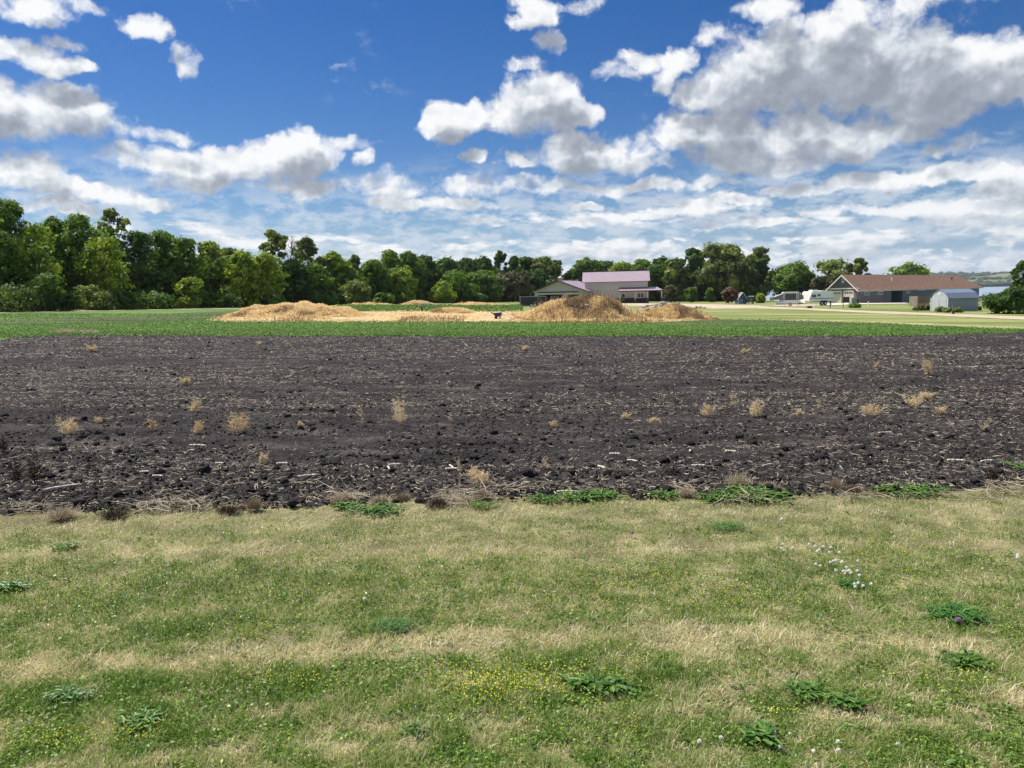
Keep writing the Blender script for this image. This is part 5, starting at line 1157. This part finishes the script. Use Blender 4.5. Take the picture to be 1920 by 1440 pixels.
def playhouse():
    x0, y0 = G(1384.2, 569.9); R = empty('playhouse', (x0, y0, gz(x0, y0)), rad(6), 'small blue playhouse with white trim and steep roof in the yard', 'playhouse')
    M['blue'] = mat('blue_paint', (.030, .085, .20), .6, .1, 2.0); M['tanroof'] = mat('tan_roofing', (.30, .27, .24), .85, .2, 4.0, bump=.3)
    w, d, h, rs = 1.95, 1.9, 1.25, 1.25
    b = MB(); b.prism([(0, -.1), (w, -.1), (w, h), (w / 2, h + rs), (0, h)], 'y', 0, d); b.build('wall', M['blue'], R)
    b = MB(); k = rs / (w / 2) * .25
    b.slab([(-.25, -.15, h - k + .07), (-.25, d + .2, h - k + .07), (w / 2, d + .2, h + rs + .09), (w / 2, -.15, h + rs + .09)], .07); b.slab([(w + .25, -.15, h - k + .07), (w + .25, d + .2, h - k + .07), (w / 2, d + .2, h + rs + .09), (w / 2, -.15, h + rs + .09)], .07); b.build('roof', M['tanroof'], R)
    b = MB()
    for s in (-1, 1): xe = w / 2 + s * (w / 2 + .26); b.slab([(xe, -.20, h - k + .07), (xe, -.155, h - k + .07), (w / 2, -.155, h + rs + .09), (w / 2, -.20, h + rs + .09)], .13)
    b.box(-.02, -.03, 0, .08, -.004, h - .1); b.build('trim', M['white'], R)
    window(R, .30, .35, .95, .98, -.005, .09, panes=1)
    b = MB(); b.box(-.6, -.5, -.05, 1.2, -.05, .06); b.build('step', M['concrete'], R)
playhouse()

def simple(name, px, py, label, cat, rz=0.0, group=None, dz=0.0):
    x, y = G(px, py); return empty(name, (x, y, gz(x, y) + dz), rz - math.atan2(x, y), label, cat, group), y / FPX
# small grey hut right of the playhouse
R_, u = simple('storage_hut', 1403.5, 569.5, 'narrow dark grey storage hut right of the blue playhouse', 'hut')
b = MB(); b.box(0, 0, -.1, 9.5 * u, 1.2, 12.5 * u); b.build('wall', M['panelgrey'], R_); b = MB(); b.slab([(-.1, -.1, 13.2 * u), (10 * u, -.1, 13.2 * u), (10 * u, 1.3, 14.4 * u), (-.1, 1.3, 14.4 * u)], .08); b.build('roof', M['steel'], R_); b = MB(); b.box(.25, -.04, 0, .85, -.005, 1.2); b.build('door', M['wood'], R_)
# round white planters near the playhouse
def planter(px, py, w, h, lb):
    R, u = simple('planter', px, py, lb, 'planter', group='white planters by the playhouse'); r = w * u / 2
    b = MB(); b.cyl((0, 0, -.02), (0, 0, h * u * .6), r * .75, r, 12); b.build('pot', M['white'], R); rr = np.random.default_rng(int(px))
    leaf_quads('foliage', np.stack([rr.normal(0, r * .5, 60), rr.normal(0, r * .5, 60), h * u * .6 + rr.random(60) * h * u * .4], -1), rr.normal(0, 1, (60, 3)), np.full(60, .10), LM['D'], rr.random(60), rr, parent=R)
planter(1371, 569.5, 4, 5, 'white planter left of the blue playhouse under the purple tree'); planter(1377.5, 569.3, 4, 7, 'taller white planter touching the left wall of the playhouse'); planter(1407.5, 569.7, 4.5, 5, 'white planter in front of the dark storage hut'); planter(1401.5, 569.5, 2.5, 3, 'small white planter at the right corner of the playhouse')

# enclosed dark trailer behind the tall mound
R_, u = simple('cargo_trailer', 976, 575.6, 'black enclosed cargo trailer with grey frame behind the tallest mound', 'trailer', rad(4)); Lw = 48 * u; Hh = 19.5 * u
b = MB(); b.box(0, 0, .15, Lw, 2.1, Hh - .1); b.build('body', mat('black_trailer_sides', (.020, .022, .026), .35, .2, 1.0, wave=('x', 1.2, .2)), R_)
b = MB(); b.box(-.03, -.03, Hh - .11, Lw + .03, 2.13, Hh); b.box(-.05, -.05, .1, .05, -.004, Hh - .12); b.box(Lw - .05, -.05, .1, Lw + .05, -.004, Hh - .12); b.box(.05, -.03, .1, Lw - .05, -.006, .2); b.build('frame', M['steel'], R_)
b = MB(); b.box(Lw * .66, -.035, .35, Lw * .80, -.006, Hh - .28); dr = b.build('side_door', M['steel'], R_); b = MB(); b.box(Lw * .675, -.05, .42, Lw * .785, -.038, Hh - .36); b.build('door_panel', M['panelgrey'], dr)
for xx in (Lw * .42, Lw * .56): wheel(R_, xx, -.12, .22, .3, .12)

# pickup in the open garage
x_, y_ = G(1034, 568.6); y_ += 4.0; R_ = empty('pickup_truck', (x_ + .9, y_, gz(x_, y_)), rad(4), 'white vehicle parked inside the open garage of the farm building', 'vehicle')
b = MB(); b.prism([(-1.0, .4), (1.0, .4), (1.0, 1.15), (.85, 1.2), (.7, 1.8), (-.7, 1.8), (-.85, 1.2), (-1.0, 1.15)], 'y', 0, 1.5); b.build('body', M['rv'], R_); b = MB(); b.prism([(-.74, 1.22), (.74, 1.22), (.62, 1.70), (-.62, 1.70)], 'y', -.02, -.004); b.build('window', M['glass'], R_)
for s in (-1, 1): b = MB(); b.cyl((s * .8, .3, .35), (s * .8 + .2 * s, .3, .35), .35, .35, 14); b.build('wheel', M['rubber'], R_)

# panel on two posts
R_, u = simple('notice_board', 1580.5, 577, 'dark board on two posts seen from behind on the lawn by the garage', 'sign', rad(6))
b = MB(); b.box(0.05, -.02, 9.5 * u, 10.6 * u, .05, 20 * u); b.build('board', M['panelgrey'], R_)
for x in (0, 10 * u): b = MB(); b.box(x, .052, -.1, x + .08, .13, 19.8 * u); b.build('post', M['panelgrey'], R_)
R_, u = simple('utility_cabinet', 1597, 573.5, 'blue grey utility cabinet beside the board on the lawn', 'cabinet', rad(8))
b = MB(); b.box(0, 0, -.1, 8.6 * u, .8, 14 * u); b.build('body', M['cabinet'], R_); b = MB(); b.box(-.04, -.04, 14 * u + .003, 8.6 * u + .04, .84, 14 * u + .06); b.build('lid', M['steel'], R_); b = MB(); b.box(.06, -.02, .15, 4.2 * u, -.003, 13 * u); b.box(4.4 * u, -.02, .15, 8.3 * u, -.003, 13 * u); b.build('door', M['cabinet'], R_)
b = MB(); b.box(8.8 * u, .1, 6.5 * u, 8.8 * u + .25, .4, 12.5 * u); b.build('meter_box', M['black'], R_)
# white lamp box on a black post
R_, u = simple('lamp_post', 1556.3, 578.6, 'black post with a white box on top beside the travel trailer', 'post')
b = MB(); b.cyl((0, 0, -.1), (0, 0, 15 * u), .05, .045, 8); b.build('post', M['black'], R_); b = MB(); b.prism([(-1.1 * u, 15 * u), (1.1 * u, 15 * u), (1.1 * u, 18 * u), (0, 19.3 * u), (-1.1 * u, 18 * u)], 'y', -.08, .08); b.build('box', M['white'], R_)
# dark box and stakes at the road
R_, u = simple('dark_crate', 1513.8, 578, 'low dark box with white end at the roadside before the campers', 'box'); b = MB(); b.box(0, 0, -.02, 8.2 * u, .5, 3.6 * u); b.build('box', M['black'], R_); b = MB(); b.box(-1.4 * u, .02, -.02, -.004, .48, 3.2 * u); b.build('white_end', M['white'], R_)
def stake(px, py, h, w, lb, m=None, name='marker_post', cat='post', group=None):
    R, u = simple(name, px, py, lb, cat, group=group); r = w * u / 2
    b = MB(); b.cyl((0, 0, -.1), (0, 0, h * u * .86), r, r, 8); b.build('post', m or M['white'], R); b = MB(); b.cyl((0, 0, h * u * .86 + .001), (0, 0, h * u), r * 1.12, r * .8, 8); b.build('cap', m or M['white'], R)
stake(1526.5, 578.8, 6.5, 1.3, 'thin white marker post right of the low dark box'); stake(1628, 575.3, 10.2, 2.0, 'white post on the lawn in front of the slate house wall'); stake(957.5, 569, 3.6, .9, 'short white stake left of the two by the far crop rows'); stake(966, 569.2, 5, 1.0, 'taller white stake right of the two by the far crop rows')
stake(736, 597, 4.2, .6, 'tiny brown stick in the bare dry ground, left of centre', M['darkweed'] if False else M['wood']); stake(919, 594.5, 5.4, .6, 'thin dark stick left of the wheelbarrow', M['wood'])
stake(1719.5, 586, 6.5, .8, 'thin dark post at the road before the fence panel', M['black']); stake(1172, 590, 22, .5, 'thin dark metal rod standing right of the tallest mound', M['black'])
# white stones by the campers
# fence panels
x_, y_ = G(1720.3, 574.2); u = y_ / FPX
R_ = empty('wooden_fence', (x_, y_, gz(x_, y_)), rad(5) - math.atan2(x_, y_), 'weathered wooden privacy fence corner standing between house and shed', 'fence')
b = MB()
for i in range(13): b.box(i * 1.42 * u + .01, 0, -.2, (i + 1) * 1.42 * u - .006, .04, (18.5 - .3 * (i % 2)) * u)
b.build('front_panel', M['wood'], R_); b = MB()
for i in range(10): b.box(-.05, i * .16, -.2, -.01, i * .16 + .145, 18.6 * u)
b = b.build('side_panel', M['woodl'], R_); b.rotation_euler = (0, 0, rad(48))
for x in (-.02, 18.4 * u): b = MB(); b.box(x, .042, -.2, x + .1, .14, 19 * u); b.build('post', M['woodl'], R_)
# black barrel with a pole
R_, u = simple('rubbish_bin', 1787.3, 589.4, 'black bin with a thin grey pole beside the shed', 'bin'); b = MB(); b.cyl((0, 0, 0), (0, 0, 6.6 * u), 2.3 * u, 2.7 * u, 14); b.build('body', M['black'], R_); b = MB(); b.cyl((0, 0, 6.6 * u), (0, 0, 7.3 * u), 2.9 * u, 2.6 * u, 14); b.build('lid', M['black'], R_); b = MB(); b.cyl((-.08, .25, 0), (-.08, .25, 21 * u), .02, .02, 6); b.build('pole', M['steel'], R_)
# boat beside the house
def boat():
    x0, y0 = G(1826, 577); y0 += 8; x0 = onray(1824, 570, y0)[0]; zb = gz(x0, y0); R = empty('motor_boat', (x0, y0, zb), rad(-20), 'white motor boat with blue stripes stored behind the garden shed', 'boat')
    M['hull'] = mat('white_hull', (.72, .72, .72), .3); M['hullblue'] = mat('blue_hull_stripe', (.03, .06, .16), .3); n = 12; b = MB(); bs = MB()
    L = 6.2; secs = []
    for i in range(n + 1):
        t = i / n; w = 1.15 * (1 - max(0, (t - .45) / .55) ** 2.2) + .02; kz = .62 + .45 * max(0, (t - .5) / .5) ** 2; dz = 1.55 + .22 * t
        secs.append([(t * L - 4.6, -w, dz), (t * L - 4.6, -w * .92, (kz + dz) / 2), (t * L - 4.6, -w * .55, kz + .1), (t * L - 4.6, 0, kz), (t * L - 4.6, w * .55, kz + .1), (t * L - 4.6, w * .92, (kz + dz) / 2), (t * L - 4.6, w, dz)])
    vs = [p for s in secs for p in s]; fs = [(i * 7 + j, i * 7 + j + 1, (i + 1) * 7 + j + 1, (i + 1) * 7 + j) for i in range(n) for j in range(6)] + [tuple(range(7)), tuple(n * 7 + 6 - j for j in range(7))] + [(i * 7 + 6, i * 7, (i + 1) * 7, (i + 1) * 7 + 6) for i in range(n)]
    b.add(vs, fs); b.build('hull', M['hull'], R)
    for s in (-1, 1):
        b = MB(); 
        for i in range(n): t0, t1 = i / n, (i + 1) / n; a, c = secs[i][0 if s < 0 else 6], secs[i + 1][0 if s < 0 else 6]; b.add([(a[0], a[1] + s * .012, a[2] - .10), (c[0], c[1] + s * .012, c[2] - .10), (c[0], c[1] * .97 + s * .02, c[2] - .30), (a[0], a[1] * .97 + s * .02, a[2] - .30)], [(0, 1, 2, 3)])
        b.build('stripe', M['hullblue'], R)
    b = MB(); b.prism([(-2.2, 1.62), (-.4, 1.68), (-.9, 2.25), (-2.1, 2.28)], 'y', -.8, .8); b.build('windshield', M['glass'], R)
    b = MB(); b.slab([(-3.9, -1, 2.55), (-1.1, -1, 2.55), (-1.1, 1, 2.55), (-3.9, 1, 2.55)], .06); [b.cyl((x, s, 1.6), (x, s, 2.5), .03) for x in (-3.7, -1.3) for s in (-.9, .9)]; b.build('canopy', M['white'], R)
    b = MB(); b.box(-4.4, -.06, .35, 1.0, .06, .5); [b.cyl((-2.8, s, .33), (-2.8, s * 1.2, .33), .33, .33, 14) for s in (-.9, .9)]; [b.box(x, -.9, .45, x + .1, .9, .72) for x in (-3.6, -1.2)]; b.build('boat_trailer', M['black'], R)
boat()
def deck():
    x0, y0 = G(1851, 575); zb = gz(x0, y0); R = empty('viewing_deck', (x0, y0, zb), rad(-32), 'dark raised deck with thin railing on a post above the lake', 'deck'); u = y0 / FPX; h = 16.0 * u
    b = MB(); b.box(-9 * u, 0, h - .18, 10.5 * u, 3.0, h); b.build('platform', M['panelgrey'], R); b = MB(); b.box(-.14, .1, -1.2, .14, .4, h - .19); b.build('post', M['panelgrey'], R)
    b = MB(); [b.cyl((x * u, .05, h), (x * u, .05, h + 10 * u), .022, .022, 6) for x in (-9, -2.5, 4, 10.3)]; [b.cyl((-9 * u, .05, h + z * u), (10.3 * u, .05, h + z * u), .018, .018, 6) for z in (5, 10)]; b.build('railing', M['steel'], R)
deck()

# wheelbarrow on the dry ground
R_, u = simple('wheelbarrow', 932, 598.6, 'blue grey wheelbarrow loaded flat beside the tallest mound', 'wheelbarrow', rad(-8)); s = u
b = MB(); t = [(-8 * s, 0, 11 * s), (9 * s, 0, 12 * s), (8 * s, .7, 12.5 * s), (-7 * s, .7, 11.5 * s)]; lo = [(-3.5 * s, .12, 5 * s), (5.5 * s, .12, 5 * s), (5 * s, .55, 5 * s), (-3 * s, .55, 5 * s)]
b.add(t + lo, [(0, 1, 2, 3), (7, 6, 5, 4), (0, 4, 5, 1), (1, 5, 6, 2), (2, 6, 7, 3), (3, 7, 4, 0)]); b.build('tray', M['bluetrim'], R_)
b = MB(); b.slab([(-6.5 * s, .03, 11.9 * s), (8 * s, .03, 12.9 * s), (7 * s, .66, 13.3 * s), (-6 * s, .66, 12.4 * s)], .03); b.build('cover', mat('pale_blue_tarp', (.33, .38, .46), .5, .2, 6.0), R_)
b = MB(); b.cyl((4 * s, .18, 0), (3.2 * s, .18, 6 * s), .03); b.cyl((6 * s, .5, 0), (4 * s, .5, 6 * s), .03); b.cyl((-12 * s, .15, 12.5 * s), (4 * s, .2, 5 * s), .022); b.cyl((-12 * s, .55, 12.5 * s), (4 * s, .5, 5 * s), .022); b.build('frame', M['black'], R_)
b = MB(); b.cyl((-3 * s, .28, 3 * s), (-3 * s, .40, 3 * s), 3 * s, 3 * s, 14); b.build('wheel', M['rubber'], R_)
# dark pedestal and pale marker on the dry ground
R_, u = simple('utility_pedestal', 791.6, 589.5, 'dark grey box on a thin leg standing in the dry ground', 'utility box'); b = MB(); b.box(-1.9 * u, -.08, 6 * u, 1.9 * u, .12, 14.6 * u); b.build('box', M['panelgrey'], R_); b = MB(); b.box(-2.1 * u, -.10, 14.61 * u, 2.1 * u, .14, 15.3 * u); b.build('lid', M['steel'], R_); b = MB(); b.box(-.35 * u, 0, -.1, .35 * u, .05, 6 * u); b.build('leg', M['wood'], R_)
R_, u = simple('meter_post', 782, 584, 'small white and grey meter left of the dark pedestal box', 'meter'); b = MB(); b.box(-1.6 * u, 0, 0, 1.6 * u, .15, 3.6 * u); b.build('base', M['steel'], R_); b = MB(); b.cyl((0, .07, 3.6 * u), (0, .07, 7.2 * u), 1.4 * u, 1.0 * u, 10); b.build('dome', M['white'], R_)

# boulders and slabs of rubble
def rocks():
    for i in range(3): M['rock%d' % i] = mat('rock', [(.34, .33, .34), (.52, .49, .46), (.17, .17, .19)][i], .9, .3, 3.0, bump=.6, bscale=9.0)
    V0, F0 = ico(2); r = np.random.default_rng(8)
    for px, py, w, k, lb in [(1203, 587, 9, 1, 'pale concrete slab lowest on the rubble slope'), (1199, 591, 6, 1, 'small pale stone at the foot of the rubble slope'), (1209, 582, 11, 0, 'long grey slab leaning up the rubble slope'), (1215, 578.5, 10, 2, 'dark rock in the middle of the rubble slope'), (1222, 576.5, 10, 1, 'pale rock near the top of the rubble slope'),
                             (1230, 575.5, 9, 0, 'grey rock before the dark one at the rubble crest'), (1236, 573.5, 6, 2, 'small dark rock on the rubble crest'), (1244, 573, 14, 0, 'largest grey boulder on the crest of the low mound'), (1238, 578, 9, 1, 'pale rock below the largest boulder'), (1213, 586, 8, 0, 'grey rock at the front of the rubble slope'), (1226, 581, 8, 1, 'pale stone in the middle front of the rubble'),
                             (1270, 572.5, 12, 2, 'dark reddish rock on the right crest of the low mound'), (1306, 579.5, 6, 2, 'dark stone of the small group by the gravel yard'), (1313, 579.5, 7, 0, 'grey stone of the small group by the gravel yard'), (1321, 580, 6, 1, 'pale stone of the small group by the gravel yard'),
                             (958.5, 589, 6, 1, 'pale upright stone at the left foot of the tallest mound'), (1101, 578.5, 9, 1, 'pale flat stone on the face of the tallest mound'), (1035, 597.5, 3, 1, 'small white stone low on the left face of the tallest mound'), (1090, 596.5, 3, 1, 'small white stone low in the middle of the tallest mound'), (843, 575.5, 10, 1, 'pale boulder on the small middle mound'),
                             (1160, 599, 5, 1, 'pale stone low on the right foot of the tallest mound'), (1246, 567.5, 7, 0, 'low grey stone at the yard edge behind the rubble'), (1255, 567.5, 4, 1, 'small white stone at the yard edge behind the rubble'), (1047, 578, 4, 2, 'small dark stone on the left face of the tallest mound')]:
        x, y, z = hit(px, py) if py > 571 else (*G(px, py), gz(*G(px, py)))
        q = V0 * (1 + (r.random((len(V0), 1)) - .5) * .45); fl = r.uniform(.38, .62); R = w / FPX * y / 2
        q = np.clip(q, -.82, .82) * np.array([1.2, .85, fl]) * R; a = r.uniform(-.4, .4); q = np.stack([q[:, 0] * math.cos(a) + q[:, 2] * math.sin(a), q[:, 1], -q[:, 0] * math.sin(a) + q[:, 2] * math.cos(a)], -1)
        o = link('rock', npmesh('rock', q, F0, [M['rock%d' % k]])); o.location = (x, y + R * .2, z + R * fl * .7 + (.16 if 571 < py < 600 else 0)); setp(o, lb, 'rock')
rocks()
# grey bald patch of spoil on the far mound
x, y, z = hit(797, 571.5)
o = MB(); rr = np.random.default_rng(3); V0, F0 = ico(3); q = V0 * np.array([1.3, .8, .45]) * (1 + (rr.random((len(V0), 1)) - .5) * .12)
o = link('gravel_heap', npmesh('gravel_heap', q, F0, [M['rock2']], smooth=True)); o.location = (x, y + .3, z - .1); setp(o, 'small heap of dark grey gravel against the far mound', 'gravel heap')

# ------------------------------------------------------------------ summer haze over the lake
def haze():
    m = bpy.data.materials.new('haze'); m.use_nodes = True; nt = m.node_tree; nt.nodes.clear()
    o = nt.nodes.new('ShaderNodeOutputMaterial'); v = nt.nodes.new('ShaderNodeVolumePrincipled')
    v.inputs['Color'].default_value = (.80, .88, 1.0, 1); v.inputs['Density'].default_value = 0.00006; v.inputs['Anisotropy'].default_value = 0.2
    nt.links.new(v.outputs[0], o.inputs['Volume'])
    b = MB(); b.box(-1700, -700, -9, 9300, 9300, 112); setp(b.build('haze', m), kind='stuff')
haze()
